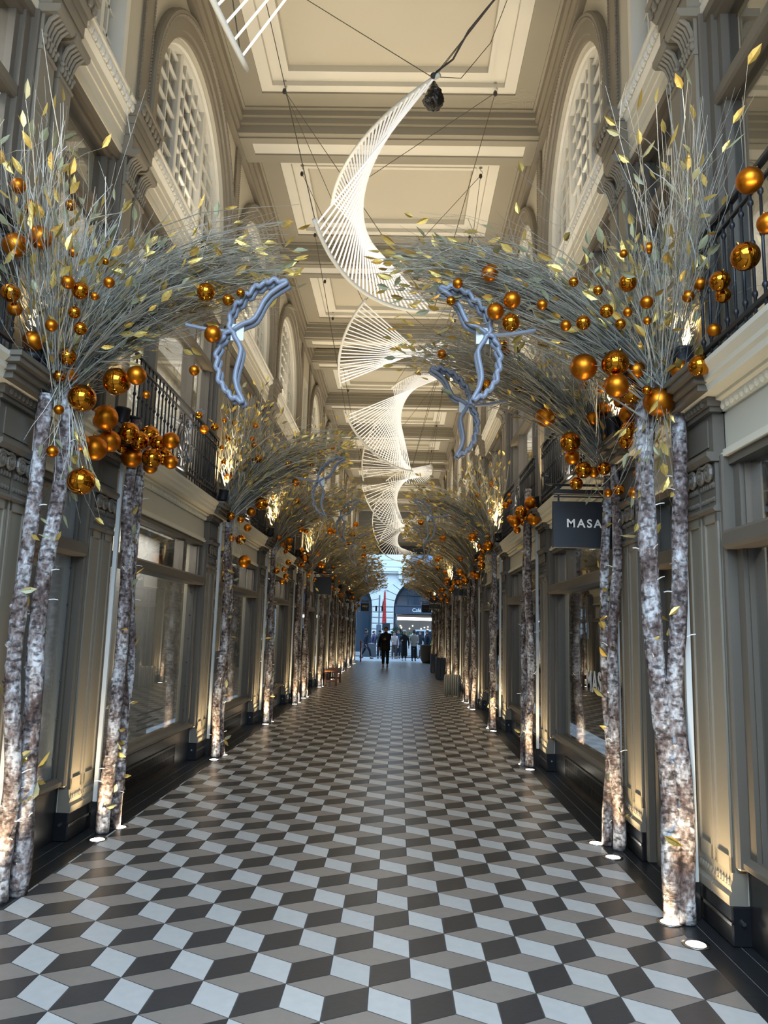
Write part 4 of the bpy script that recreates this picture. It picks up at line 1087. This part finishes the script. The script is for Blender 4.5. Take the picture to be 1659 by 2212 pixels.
# ------------------------------------------------------------------ lamps
def light(name, typ, loc, energy, col, **kw):
    d = bpy.data.lights.new(name, typ); d.energy = energy; d.color = col
    for k, v in kw.items(): setattr(d, k, v)
    o = bpy.data.objects.new(name, d); COL.objects.link(o); o.location = loc
    return o
WARM = (1.0, 0.905, 0.755); WARM2 = (1.0, 0.80, 0.50); DAY = (0.54, 0.74, 1.0)
# uplights let into the granite border, two at each tree
fm = MB(); fm.lathe([(.055, .004), (.075, .004), (.075, .0), (.055, .0)], n=20); RING = fm.mesh('bezel', CHROME, True)
fm = MB(); fm.lathe([(0.0, .003), (.052, .003), (.054, .0)], n=20); DISC = fm.mesh('lens', LAMPW, True)
for side in ('left', 'right'):
    sg = SGN[side]
    for i, Y in enumerate(TREE_Y):
        for k, dy in enumerate((-.28, .10) if i != 0 else (-.35, -.03)):
            x = FX[side](-0.15)+sg*(.02 if side == 'right' else .03)+sg*.035
            if side == 'left' and i == 0 and k == 1: continue
            if k == 1: x += sg*.03
            r = empty('floor_light', (x, Y+dy, .001))
            link('bezel', RING, r); link('lens', DISC, r)
            tag(r, 'round glowing uplight in the dark floor border, %s the %s birch on the %s' % ('before' if k == 0 else 'beside', NEAR[i], side), 'floor light', 'uplights in the floor border')
            s = light('uplight_beam', 'SPOT', (x, Y+dy, .03), (60 if k == 0 else (130 if i < 2 else 300)), WARM2, spot_size=math.radians(84 if k == 0 else 72), spot_blend=.9, shadow_soft_size=.04)
            s.rotation_euler = Vector(((-sg*.12 if k == 0 else sg*.24), (.12 if k == 0 else -.04), 1)).to_track_quat('-Z', 'Y').to_euler()
# black spotlights on the cornice, washing the upper walls and ceiling
cm = MB(); cm.lathe([(0, 0), (.055, 0), (.06, .02), (.06, .13), (.066, .135), (.066, .15), (.05, .15), (.045, .13), (0, .13)], n=16); CAN = cm.mesh('lamp_housing', IRON, True)
cm = MB(); cm.box(-.07, .07, -.012, .012, -.05, -.04); cm.box(-.075, -.065, -.012, .012, -.05, .06); cm.box(.065, .075, -.012, .012, -.05, .06); YOKE = cm.mesh('yoke', IRON)
for side in ('left', 'right'):
    sg = SGN[side]
    for i, a in enumerate(PAIRS[:-1]):
        for k, dy in enumerate((.10, .38)):
            if k and i > 4: continue
            r = empty('spotlight', (FX[side](-0.12), a+dy, 3.29)); r.rotation_euler = (0, sg*.10, 0)
            link('lamp_housing', CAN, r); link('yoke', YOKE, r)
            tag(r, 'black upward spotlight on the cornice over the %s %s pilaster pair, %s one' % ((['camera-side'] + NEAR)[i], side, 'nearer' if k == 0 else 'farther'), 'spotlight', 'spotlights on the cornices')
            if k == 0 or i == 1:
                s = light('spotlight_beam', 'SPOT', (FX[side](-0.10), a+dy, 3.47), 50 if i < 3 else 130, WARM2, spot_size=math.radians(70), spot_blend=.8, shadow_soft_size=.045)
                s.rotation_euler = Vector((sg*.05, .05, 1)).to_track_quat('-Z', 'Y').to_euler()
    for a in WIDE:
        s = light('cornice_wash', 'AREA', (FX[side](-0.03), a+PW+1.63, 3.28), 35, WARM, shape='RECTANGLE', size=.08, size_y=2.2, spread=math.radians(130))
        s.rotation_euler = Vector((sg*.25, 0, 1)).to_track_quat('-Z', 'Y').to_euler()
# concealed strips on the first-floor sill course light the arches and coffers
for side in ('left', 'right'):
    sg = SGN[side]
    for a in WIDE:
        s = light('sill_strip', 'AREA', (FX[side](-0.16), a+PW+1.63, 6.24), 13, WARM, shape='RECTANGLE', size=.06, size_y=3.0)
        s.rotation_euler = Vector((sg*.35, 0, 1)).to_track_quat('-Z', 'Y').to_euler()
# daylight: street sky at both ends
s = light('entrance_daylight', 'AREA', (-.3, -.3, 4.6), 235, DAY, shape='RECTANGLE', size=4.0, size_y=3.4, spread=math.radians(125)); s.rotation_euler = Vector((0, 1, -.75)).to_track_quat('-Z', 'Y').to_euler()
s = light('street_daylight', 'AREA', (0, 50, 17), 7000, (.38, .64, 1.0), shape='RECTANGLE', size=26, size_y=14); s.rotation_euler = Vector((0, .35, -1)).to_track_quat('-Z', 'Y').to_euler()
for side in ('left', 'right'):
    sg = SGN[side]
    for i, a in enumerate(WIDE[:6]):
        s = light('shop_fill', 'AREA', (FX[side](0.38 if side == 'left' else .5), a+PW+1.6, 2.72), 24 if side == 'left' else 10, (1, .92, .8), shape='RECTANGLE', size=.06, size_y=2.9)  # fill light added to brighten the space behind the shop glass
        s = light('upper_room_fill', 'AREA', (FX[side](0.85), a+PW+1.6, 5.8), 60, (1, .94, .86), shape='RECTANGLE', size=.8, size_y=2.6)  # added with no visible fitting, so the first-floor windows look less dark
        s = light('attic_room_fill', 'AREA', (FX[side](0.9), a+PW+1.6, 8.7), 2.5, (1, .92, .8), shape='RECTANGLE', size=.6, size_y=2.4)  # weak unseen fill added behind the arched panes
w = bpy.data.worlds.new('world'); sc.world = w; w.use_nodes = True
bg = w.node_tree.nodes['Background']; bg.inputs[0].default_value = (.55, .74, 1.0, 1); bg.inputs[1].default_value = 0.6
# ------------------------------------------------------------------ furniture in the passage
r = empty('bench', (-2.02, 24.0, 0)); tag(r, 'low brown wooden bench against the left wall', 'bench')
m = MB(); m.bbox(-.19, .19, -.85, .85, .42, .46, .006); m.obj('seat', OAK, r)
for x in (-.16, .16):
    for y in (-.78, .78):
        m = MB(); m.bbox(x-.03, x+.03, y-.03, y+.03, 0, .42, .004); m.obj('leg', OAK, r)
for x in (-.16, .16):
    m = MB(); m.box(x-.012, x+.012, -.75, .75, .34, .42); m.obj('apron', OAK, r)
for y in (-.78, .78):
    m = MB(); m.box(-.14, .14, y-.012, y+.012, .12, .17); m.obj('stretcher', OAK, r)
r = empty('column_radiator', (1.42, 20.6, 0)); r.rotation_euler = (0, 0, math.radians(-14)); tag(r, 'ivory column radiator with rounded fins by the right wall', 'radiator')
rm = MB(); w_, h_ = .13, .56
pts = [(0, -w_, .03), (0, -w_, h_-.09), (0, -w_+.02, h_-.035), (0, -w_+.07, h_-.01), (0, w_-.07, h_-.01), (0, w_-.02, h_-.035), (0, w_, h_-.09), (0, w_, .03)]
rm.tube(pts, .024, 8); rm.tube([(0, 0, .05), (0, 0, h_-.02)], .022, 8); RIB = rm.mesh('fin', IVORY, True)
for k in range(7): link('fin', RIB, r, (-.17+k*.058, 0, 0))
m = MB(); m.tube([(-.2, 0, .09), (.2, 0, .09)], .02, 8); m.tube([(-.2, 0, h_-.06), (.2, 0, h_-.06)], .02, 8); m.obj('header_pipe', IVORY, r)
for x in (-.17, .178):
    for y in (-.1, .1):
        m = MB(); m.bbox(x-.02, x+.02, y-.025, y+.025, 0, .04, .004); m.obj('foot', IVORY, r)
for k, (y, lab) in enumerate(((28.4, 'nearer'), (33.2, 'farther'))):
    r = empty('planter_box', (1.56, y, 0)); tag(r, 'dark slate upright-slatted planter box by the right wall, the %s one' % lab, 'planter', 'slatted planter boxes on the right')
    m = MB(); m.box(-.16, .16, -.55, .55, .02, .72); m.obj('liner', SLATE, r)
    sm = MB(); sm.bbox(-.02, .02, -.05, .05, 0, .78, .004); me = sm.mesh('slat', SLATE)
    for q in range(8): link('slat', me, r, (-.18, -.5+q*.143, 0))
    em = MB(); em.bbox(-.05, .05, -.02, .02, 0, .78, .004); me = em.mesh('slat', SLATE)
    for q in range(3): link('slat', me, r, (-.12+q*.12, -.57, 0))
r = empty('flower_pot', (1.5, 42.6, 0)); tag(r, 'large rounded clay pot at the far right end', 'pot')
m = MB(); m.lathe([(0, 0), (.2, 0), (.3, .2), (.36, .6), (.34, .92), (.37, .98), (.3, .98), (.28, .9), (0, .9)], n=20); m.obj('pot_body', CONC, r, True)
r = empty('advert_stand', (-2.05, 41.6, 0)); tag(r, 'red and white upright board at the far left end', 'board')
m = MB(); m.bbox(-.03, .03, -.3, .3, 0.02, 1.15, .004); m.obj('panel', mat('red_panel', srgb(170, 40, 36), .5), r)
m = MB(); m.box(.03, .036, -.22, .22, .3, .75); m.obj('poster', PAPER, r)

# ------------------------------------------------------------------ people
SKIN_A = mat('skin_light', srgb(205, 158, 132), .6); SKIN_B = mat('skin_brown', srgb(92, 62, 48), .6)
def skin_obj(name, verts, edges, material, parent, sub=1, root=0):
    me = bpy.data.meshes.new(name); me.from_pydata([v[0] for v in verts], edges, [])
    o = bpy.data.objects.new(name, me); COL.objects.link(o)
    md = o.modifiers.new('s', 'SKIN'); md.use_smooth_shade = True
    if not me.skin_vertices:
        bm = bmesh.new(); bm.from_mesh(me); bm.verts.layers.skin.verify(); bm.to_mesh(me); bm.free()
    for i, v in enumerate(verts):
        q = v[1] if isinstance(v[1], (tuple, list)) else (v[1], v[1])
        me.skin_vertices[0].data[i].radius = q; me.skin_vertices[0].data[i].use_root = (i == root)
    if sub: sb = o.modifiers.new('d', 'SUBSURF'); sb.levels = sub; sb.render_levels = sub
    n = bpy.data.meshes.new_from_object(o.evaluated_get(bpy.context.evaluated_depsgraph_get()))
    bpy.data.objects.remove(o); bpy.data.meshes.remove(me)
    n.name = name; n.materials.clear(); n.materials.append(material)
    for p in n.polygons: p.use_smooth = True
    return link(name, n, parent)
def person(label, loc, heading, H, pose, skin, coat, trousers, hair, coat_len=.85, shoes=BLACK, puffy=1.0, hat=None, bare=False):
    """figure faces -Y at heading 0; pose: stride, hand targets"""
    r = empty('person', loc); r.rotation_euler = (0, 0, heading); s = H/1.75; r.scale = (s, s, s)
    tag(r, label, 'person')
    st = pose.get('stride', .0)
    hip = .93; V = Vector
    def leg(sx, fw):
        a = V((sx*.085, 0, hip-.05)); f = V((sx*.09, -fw, .075 if fw > -.2 else .10))
        k = (a+f)/2+V((sx*.005, -.05-abs(fw)*.12, .02)); return a, k, f, f+V((sx*.02, -.13, -.035))
    lL, lR = leg(-1, st), leg(1, -st)
    def arm(sx, tgt):
        sh = V((sx*.19, .01, 1.41)); h = V(tgt) if tgt else V((sx*.27, -.04*sx*st*3, .84))
        mid = (sh+h)/2; d = h-sh; bend = max(.0, .56**2-d.length**2); e = mid+V((sx*.05, .10+.12*bend, -.07-bend*.35)); return sh, e, h
    aL, aR = arm(-1, pose.get('left')), arm(1, pose.get('right'))
    v = [(V((0, 0, hip)), (.14, .11)), (V((0, .0, 1.12)), (.13, .10)), (V((0, .0, 1.30)), (.16, .115)), (V((0, .005, 1.43)), (.10, .08)), (V((0, -.005, 1.50)), .055), (V((0, -.025, 1.57)), (.068, .08)), (V((0, -.015, 1.65)), (.082, .10)), (V((0, -.005, 1.72)), (.062, .075))]
    e = [(0, 1), (1, 2), (2, 3), (3, 4), (4, 5), (5, 6), (6, 7)]
    v.append((V((0, -.12, 1.60)), .016)); e.append((6, 8))      # nose
    for sx in (-1, 1): v.append((V((sx*.085, -.0, 1.61)), .018)); e.append((6, len(v)-1))   # ears
    for L in (lL, lR):
        i = len(v); v += [(L[0], .088), (L[1], .06), (L[2], .042), (L[3], .035)]; e += [(0, i), (i, i+1), (i+1, i+2), (i+2, i+3)]
    for A in (aL, aR):
        i = len(v); v += [(A[0], .06), (A[1], .043), (A[2], .028)]; e += [(2, i), (i, i+1), (i+1, i+2)]
        d = (A[2]-A[1]).normalized(); side_ = d.cross(V((0, 1, 0)))
        if side_.length < .1: side_ = V((1, 0, 0))
        side_.normalize(); pal = A[2]+d*.06; j = len(v); v.append((pal, (.034, .018))); e.append((i+2, j))
        for q, (o_, l_) in enumerate(((-.028, .062), (-.010, .075), (.008, .070), (.026, .055))):
            b = len(v); v += [(pal+side_*o_+d*.03, .0095), (pal+side_*o_+d*(.03+l_*.6)+V((0, -.012, 0)), .009), (pal+side_*o_*.9+d*(.03+l_*.9)+V((0, -.035, 0)), .008)]; e += [(j, b), (b, b+1), (b+1, b+2)]
        b = len(v); v += [(A[2]+d*.03-side_*.042, .011), (A[2]+d*.07-side_*.058+V((0, -.02, 0)), .0095)]; e += [(i+2, b), (b, b+1)]
    body = skin_obj('body', v, e, skin, r)
    # trousers
    t = [(V((0, 0, hip+.06)), (.15, .12)), (V((0, 0, hip-.02)), (.15, .12))]; te = [(0, 1)]
    for L in (lL, lR):
        i = len(t); t += [(L[0]+V((0, 0, -.06)), .102), (L[1], .078), (L[2]+V((0, .0, .05)), .068)]; te += [(1, i), (i, i+1), (i+1, i+2)]
    skin_obj('trousers', t, te, trousers, r)
    for L in (lL, lR):
        m = MB(); f = L[2]; m.ball((f.x, f.y-.06, f.z-.028), .055, 12, 8, 0, (.85, 2.3, .85)); m.obj('shoe', shoes, r, True)
    # coat or jacket
    zb = 1.42-coat_len
    c = [(V((0, .0, 1.44)), (.115*puffy, .095*puffy)), (V((0, .0, 1.30)), (.185*puffy, .14*puffy)), (V((0, 0, 1.1)), (.175*puffy, .14*puffy))]
    ce = [(0, 1), (1, 2)]; z = 1.1
    while z-.16 > zb: z -= .16; c.append((V((0, 0, z)), ((.178+(.95-z)*.07)*puffy, (.15+(.95-z)*.07)*puffy))); ce.append((len(c)-2, len(c)-1))
    c.append((V((0, 0, zb)), ((.182+(.95-zb)*.07)*puffy, (.152+(.95-zb)*.07)*puffy))); ce.append((len(c)-2, len(c)-1))
    for A in (aL, aR):
        i = len(c); c += [(A[0], .082*puffy), (A[1], .066*puffy), (A[2]+(A[1]-A[2])*.05, .05*puffy)]; ce += [(1, i), (i, i+1), (i+1, i+2)]
    skin_obj('coat', c, ce, coat, r)
    m = MB(); m.lathe([(.075, 1.44), (.085, 1.50), (.075, 1.53), (.06, 1.5)], n=14); m.obj('collar', coat, r, True)
    # hair: a cap over the skull, kept behind the face
    m = MB(); nu, nv = 16, 8; vs = []; fs = []
    for i in range(nv+1):
        for j in range(nu):
            ph = 2*PI*j/nu; front = max(0, -math.sin(ph)); th = (PI*.62-front*PI*.26)*i/nv
            vs.append((.093*math.sin(th)*math.cos(ph), .008+.115*math.sin(th)*math.sin(ph), 1.655+.115*math.cos(th)))
    for i in range(nv):
        for j in range(nu): fs.append((i*nu+j, (i+1)*nu+j, (i+1)*nu+(j+1) % nu, i*nu+(j+1) % nu))
    m.add(vs, fs); m.obj('hair', hair, r, True)
    m = MB()
    for sx in (-1, 1): m.ball((sx*.034, -.103, 1.645), .011, 8, 6)
    m.obj('eyes', INK, body); m = MB(); m.ball((0, -.098, 1.565), .02, 8, 5, 0, (1.2, .4, .35)); m.obj('mouth', mat('lip', srgb(140, 70, 64), .6), body)
    if hat:
        m = MB(); m.lathe([(.0, 1.79), (.06, 1.785), (.1, 1.75), (.105, 1.70), (.11, 1.69)], n=16); m.obj('cap', hat, r, True)
    return r
CL = lambda n, r, g, b: mat('cloth_'+n, srgb(r, g, b), .85, var=.12, vscale=8)
HAIR = mat('dark_hair', (.012, .009, .007), .6); HAIRB = mat('brown_hair', (.05, .028, .015), .6)
def floor_pt(px, Y): p = at(px, 1400, Y); return (p.x, Y, 0)
p = person('man in a black padded coat walking down the arcade holding a cup', floor_pt(833, 36.2), 0, 1.86, dict(stride=.06, right=(-.02, -.24, 1.22)), SKIN_A, CL('black', 22, 22, 24), CL('charcoal', 30, 30, 33), HAIR, .72, CL('pale_shoe', 190, 184, 172), 1.22)
m = MB(); m.lathe([(0, 0), (.028, 0), (.036, .10), (.03, .102), (0, .09)], (p.location.x-.03, p.location.y-.37, 1.26), 12)
o = m.obj('paper_cup', mat('cup_paper', srgb(190, 160, 130), .7)); tag(o, 'tan paper cup held at the chest by the man walking', 'cup')
person('person in a navy parka striding past the left end of the arcade', floor_pt(790, 47.0), PI*.55, 1.78, dict(stride=.30), SKIN_A, CL('navy', 34, 44, 62), CL('ink_blue', 28, 34, 46), HAIR, .8, BLACK, 1.08)
person('person in a long black overcoat and pale cap at the street end', floor_pt(873, 45.4), 0, 1.74, dict(stride=.10, left=(-.14, -.22, 1.18)), SKIN_A, CL('coat_black', 18, 18, 20), CL('black_leg', 22, 22, 24), HAIRB, 1.16, CL('white_shoe', 210, 206, 200), 1.0, CL('pale_cap', 176, 172, 166))
person('man in a pale grey jacket and black trousers at the street end', floor_pt(894, 45.2), .1, 1.80, dict(stride=.03, left=(-.16, -.16, .98), right=(.16, -.16, .98)), SKIN_B, CL('pale_grey', 168, 164, 156), CL('black_trouser', 20, 20, 22), HAIR, .62, BLACK, 1.15)
person('person in a pale jacket and grey trousers behind the walking man', floor_pt(851, 48.0), 0, 1.66, dict(stride=.05, left=(-.1, -.2, 1.1)), SKIN_A, CL('cream_pink', 200, 182, 178), CL('grey_brown', 88, 78, 74), HAIR, .55)
q = person('person in a denim blue coat carrying a dark shopping bag', floor_pt(860, 48.6), .2, 1.76, dict(stride=.08, right=(.24, -.12, .82)), SKIN_A, CL('denim', 52, 72, 98), CL('dark_denim', 30, 40, 58), HAIRB, .7)
person('person in a dark gilet and white trousers beside the van', floor_pt(907, 49.4), -.3, 1.72, dict(stride=.04), SKIN_A, CL('gilet', 36, 40, 48), CL('white_trouser', 208, 210, 214), HAIR, .55)
person('person in a dark blue coat at the far right edge of the opening', floor_pt(922, 46.4), -1.2, 1.80, dict(stride=.05), SKIN_A, CL('dark_blue', 26, 34, 52), CL('dark_trs', 28, 30, 40), HAIRB, .95)
person('person in a purple coat across the street on the left', floor_pt(807, 53.5), 1.3, 1.68, dict(stride=.1), SKIN_A, CL('purple', 78, 70, 104), CL('slate', 60, 66, 84), HAIR, .75)
person('person in grey half hidden behind the walking man', floor_pt(820, 47.5), 2.9, 1.75, dict(stride=.05), SKIN_A, CL('grey', 70, 80, 92), CL('dgrey', 34, 40, 50), HAIR, .6)
r = empty('shopping_bag', (q.location.x+.27, q.location.y-.12, .37)); tag(r, 'dark blue stiff shopping bag with a pale mark', 'bag'); r.rotation_euler = (0, 0, .2)
m = MB(); m.bbox(-.19, .19, -.07, .07, 0, .34, .006); bb = m.obj('bag_body', CL('bag', 52, 60, 74), r)
m = MB(); m.box(-.08, .08, -.073, -.071, .20, .225); m.obj('printed_mark', PAPER, bb)
for y in (-.05, .05):
    m = MB(); m.tube([(-.07, y, .34), (-.05, y, .46), (.05, y, .46), (.07, y, .34)], .005, 5); m.obj('handle', INK, r)

# ------------------------------------------------------------------ the street beyond
STREET = mat('street_paving', srgb(150, 150, 150), .6, var=.1)
m = MB(); m.box(-14, 14, Y_END+.6, 50.4, -.06, -.004); tag(m.obj('floor_pavement', STREET), kind='structure')
m = MB(); m.box(-14, 14, 50.4, 57.5, -.16, -.1); m.box(-14, 14, 50.25, 50.4, -.12, 0.0); tag(m.obj('floor_road', mat('asphalt', srgb(86, 86, 88), .8)), kind='structure')
m = MB(); m.box(-14, 14, 57.5, 62.2, -.06, -.004); tag(m.obj('floor_far_pavement', STREET), kind='structure')
PORT = mat('portland_stone', srgb(214, 212, 206), .7, var=.08, vscale=1.5, bump=.15, bscale=25)
JOINT = mat('grey_joint', srgb(120, 120, 118), .8)  # grey for the joints between the stone courses
DGL = mat('dark_window_frame', srgb(38, 44, 52), .5)
r = empty('street_building', (0, 62, 0)); tag(r, 'pale rusticated stone building with tall arches across the street', 'building')
yF = 0.0; R_ = 2.35; SPZ = 3.65
C1, C2 = 1.85, -4.62
# rusticated piers: rounded courses
for nm, x0, x1 in (('pier', C2+R_, C1-R_), ('pier', C1+R_, C1+R_+1.5), ('pier', C2-R_-1.5, C2-R_)):
    m = MB(); z = 0
    while z < SPZ-.05:
        h = .455; m.bbox(x0, x1, yF, yF+.8, z+.015, z+h-.015, .07); m.box(x0+.05, x1-.05, yF+.06, yF+.8, z, z+h, 1); z += h
    m.obj(nm, [PORT, JOINT], r)
# wall with arches above the springing
m = MB(); n = 24
for C in (C1, C2):
    for i in range(n):
        t0, t1 = PI*i/n, PI*(i+1)/n; xa, xb = C-R_*math.cos(t0), C-R_*math.cos(t1); za, zb = SPZ+R_*math.sin(t0), SPZ+R_*math.sin(t1)
        m.add([(xa, .05, za), (xb, .05, zb), (xb, .05, 14), (xa, .05, 14), (xa, .8, za), (xb, .8, zb)], [(0, 1, 2, 3), (0, 4, 5, 1)])
for x0, x1 in ((C2+R_, C1-R_), (C1+R_, 9), (-12, C2-R_)): m.box(x0, x1, .05, .8, SPZ-.2, 14)
m.obj('facade', PORT, r)
m = MB()
for C in (C1, C2):      # voussoirs
    for i in range(15):
        t0, t1 = PI*i/15+.012, PI*(i+1)/15-.012; ro = R_+(.75 if i % 2 else .95)
        P = [(C-R_*math.cos(t0), SPZ+R_*math.sin(t0)), (C-R_*math.cos(t1), SPZ+R_*math.sin(t1)), (C-ro*math.cos(t1), SPZ+ro*math.sin(t1)), (C-ro*math.cos(t0), SPZ+ro*math.sin(t0))]
        m.add([(x, -.06, z) for x, z in P]+[(x, .1, z) for x, z in P], [(0, 1, 2, 3), (0, 4, 5, 1), (1, 5, 6, 2), (2, 6, 7, 3), (3, 7, 4, 0)])
m.obj('voussoir_ring', PORT, r)
m = MB()
for z in (6.9, 7.45, 8.0, 8.55, 9.1): m.box(-12, 9, .0, .06, z, z+.5)
m.obj('ashlar_courses', PORT, r)
m = MB(); m.box(-12, 9, -.22, .1, 6.35, 6.5); m.box(-12, 9, -.3, .1, 6.5, 6.62); m.obj('string_course', PORT, r)
m = MB(); m.box(-.2, 3.9, -.5, .1, 6.3, 6.62); m.box(-.15, .1, -.35, .05, 5.9, 6.3); m.box(3.6, 3.85, -.35, .05, 5.9, 6.3); m.obj('balcony_slab', PORT, r)
m = MB(); m.box(.6, 3.1, -.03, .04, 6.7, 9.6); f_ = m.obj('upper_window', PORT, r)
m = MB(); m.box(.8, 2.9, -.05, -.03, 6.75, 9.4); m.obj('pane', mat('sky_window', srgb(120, 150, 180), .15), f_)
DARKW = mat('dark_shop_glass', (.03, .045, .06), .08, var=0)
for C in (C1, C2):
    m = MB(); vs = [(C-R_+.01, .45, 0)]+[(C-(R_-.01)*math.cos(PI*i/n), .45, SPZ+(R_-.01)*math.sin(PI*i/n)) for i in range(n+1)]+[(C+R_-.01, .45, 0)]
    m.add(vs, [tuple(range(len(vs)))]); g_ = m.obj('arch_glazing', DARKW, r)
    m = MB()
    for q in (-1.2, 0, 1.2): m.box(C+q-.05, C+q+.05, .36, .44, SPZ+.0, SPZ+math.sqrt(R_*R_-q*q)-.02)
    m.box(C-R_, C+R_, .34, .44, SPZ+.0, SPZ+.1); m.box(C-R_+.1, C+R_-.1, .36, .44, SPZ+.95, SPZ+1.0)
    ring = [(C-(R_-.1)*math.cos(PI*i/n), .38, SPZ+(R_-.1)*math.sin(PI*i/n)) for i in range(n+1)]; m.tube(ring, .09, 6)
    m.box(C-R_, C-R_+.16, .3, .44, 0, SPZ); m.box(C+R_-.16, C+R_, .3, .44, 0, SPZ)
    m.obj('window_frame', DGL, g_)
# cafe front in the right arch
m = MB(); m.box(C1-R_+.1, C1+R_-.1, .1, .42, 3.12, 3.75); m.box(C1-R_+.1, C1+R_-.1, .05, .42, 3.75, 3.85); fa = m.obj('fascia_board', mat('slate_fascia', srgb(58, 66, 78), .5), r)
me = text_mesh('Café Concerto', .42, .004, .95); me.materials.append(LETTER); me.transform(Matrix.Shear('XY', 4, (.25, 0))) if False else None
o = link('lettering', me, fa, (C1+.35, .09, 3.42)); o.rotation_euler = (PI/2, 0, 0)
m = MB(); m.box(C1-R_+.3, C1+R_-.3, .40, .44, .7, 3.05); m.obj('lit_shop_window', mat('cafe_interior', srgb(56, 58, 58), .6, emit=(1.0, .86, .62), estr=.05), r)
m = MB(); m.box(C1-R_+.3, C1+R_-.3, .34, .39, 2.62, 2.85); m.obj('strip_lamp', mat('strip_glow', (1, 1, 1), .5, var=0, emit=(1, .96, .88), estr=3.0), r)
m = MB(); gl = random.Random(5)
for k in range(16): m.ball((C1-1.8+gl.uniform(0, 3.6), .34, 2.0+gl.uniform(-.12, .2)), .05, 8, 6)
m.obj('string_lamp', mat('bulb_glow', (1, .9, .7), .5, var=0, emit=(1, .9, .7), estr=6.0), r)
# greenery and pale cakes in the cafe window
r2 = empty('window_garland', (C1, 62.2, 1.1)); tag(r2, 'green garland along the foot of the cafe window', 'plant')
m = MB(); 
for k in range(420): leaf_at(m, Vector((gl.uniform(-1.9, 1.9), gl.uniform(-.3, .0), gl.uniform(0, .55))), .2, 0)
m.obj('foliage', mat('garland_green', srgb(60, 120, 70), .6, var=.3, island=.3), r2)
# van parked across the opening
r = empty('van', (2.9, 54.0, -.1)); tag(r, 'white van with lime green side panels parked in the street', 'vehicle')
m = MB()
side_prof = [(-2.6, .35), (-2.6, 1.05), (-2.35, 1.2), (-1.75, 1.95), (2.6, 2.05), (2.65, .35)]
m.add([(x, -.95, z) for x, z in side_prof]+[(x, .95, z) for x, z in side_prof], [tuple(range(6)), tuple(range(6, 12))[::-1]]+[(i, (i+1) % 6, 6+(i+1) % 6, 6+i) for i in range(6)])
m.obj('body_shell', mat('van_white', srgb(225, 230, 232), .3), r)
m = MB(); m.add([(-2.2, -.96, 1.22), (-1.2, -.96, 1.22), (-1.2, -.96, 1.85), (-1.72, -.96, 1.85)], [(0, 1, 2, 3)]); m.box(-1.0, .2, -.965, -.95, 1.22, 1.85); m.obj('side_window', DARKW, r)
m = MB(); m.box(-.9, .9, -.97, -.951, .6, 1.15); m.box(.9, 2.5, -.97, -.951, .6, 1.9); m.obj('lime_panel', mat('lime_paint', srgb(150, 205, 40), .4), r)
for x in (-1.7, 1.7):
    m = MB(); m.tube([(x, -.99, .35), (x, -.75, .35)], .33, 20); m.obj('wheel', BLACK, r)
# bus-stop post, banner and bins
r = empty('bus_stop', (at(817, 1400, 50.0).x, 50.0, 0)); tag(r, 'grey bus stop post with a tall timetable panel', 'street sign')
m = MB(); m.bbox(-.16, .16, -.05, .05, .9, 2.1, .01); m.obj('timetable_panel', mat('panel_grey', srgb(120, 130, 142), .5), r)
m = MB(); m.bbox(-.09, .09, -.05, .05, 0, .9, .01); m.tube([(0, 0, 2.1), (0, 0, 4.0)], .05, 10); m.obj('post', mat('post_grey', srgb(130, 140, 152), .5), r)
for sx in (-.2, .2):
    m = MB(); m.bbox(sx-.06, sx+.06, -.08, .08, 2.95, 3.3, .01); m.obj('signal_head', BLACK, r)
r = empty('banner', (at(831, 1300, 52.0).x, 52.0, 2.2)); tag(r, 'narrow red banner hanging by the stone pier', 'banner')
m = MB(); n = 14; vs = []; fs = []
for i in range(n+1):
    z = 2.15*i/n; w = .05+.10*(1-i/n)
    vs += [(-w, .03*math.sin(i*.9), z), (w, -.03*math.sin(i*.9), z)]
    if i: fs.append((2*i-2, 2*i-1, 2*i+1, 2*i))
m.add(vs, fs); ob = m.obj('banner_cloth', mat('banner_red', srgb(205, 58, 52), .7), r); sd_ = ob.modifiers.new('thick', 'SOLIDIFY'); sd_.thickness = .012
m = MB(); m.tube([(.0, .06, -2.2), (.0, .06, 2.25)], .03, 8); m.obj('banner_pole', DGL, r)
r = empty('dark_board', (at(834, 1350, 51.0).x, 51.0, 1.72)); tag(r, 'dark rectangular street notice behind the walking man', 'sign')
m = MB(); m.bbox(-.26, .26, -.03, .03, 0, .5, .01); m.obj('panel', mat('dark_panel', srgb(60, 62, 66), .5), r); m = MB(); m.tube([(0, .05, -1.72), (0, .05, .2)], .03, 8); m.obj('post', DGL, r)
r = empty('street_cabinet', (at(798, 1400, 51.5).x, 51.5, -.1)); tag(r, 'low grey steel cabinet on the left side of the street', 'cabinet')
m = MB(); m.bbox(-.45, .45, -.3, .3, 0, .95, .02); m.obj('cabinet_body', mat('cabinet_grey', srgb(96, 100, 106), .5), r)
r = empty('street_tree', (at(858, 1400, 55.0).x, 56.5, 0)); tag(r, 'small dark clipped bush standing across the street', 'bush')
m = MB()
for k in range(700):
    d = Vector((rg(), rg(), rg())).normalized()*.5*random.uniform(.6, 1); leaf_at(m, Vector((0, 0, 1.45))+d, .16, 0)
m.obj('foliage', mat('bush_green', srgb(40, 56, 40), .7, var=.3, island=.3), r)
m = MB(); m.tube([(0, 0, 0), (0, 0, 1.3)], .05, 8); m.obj('stem', BARK, r)
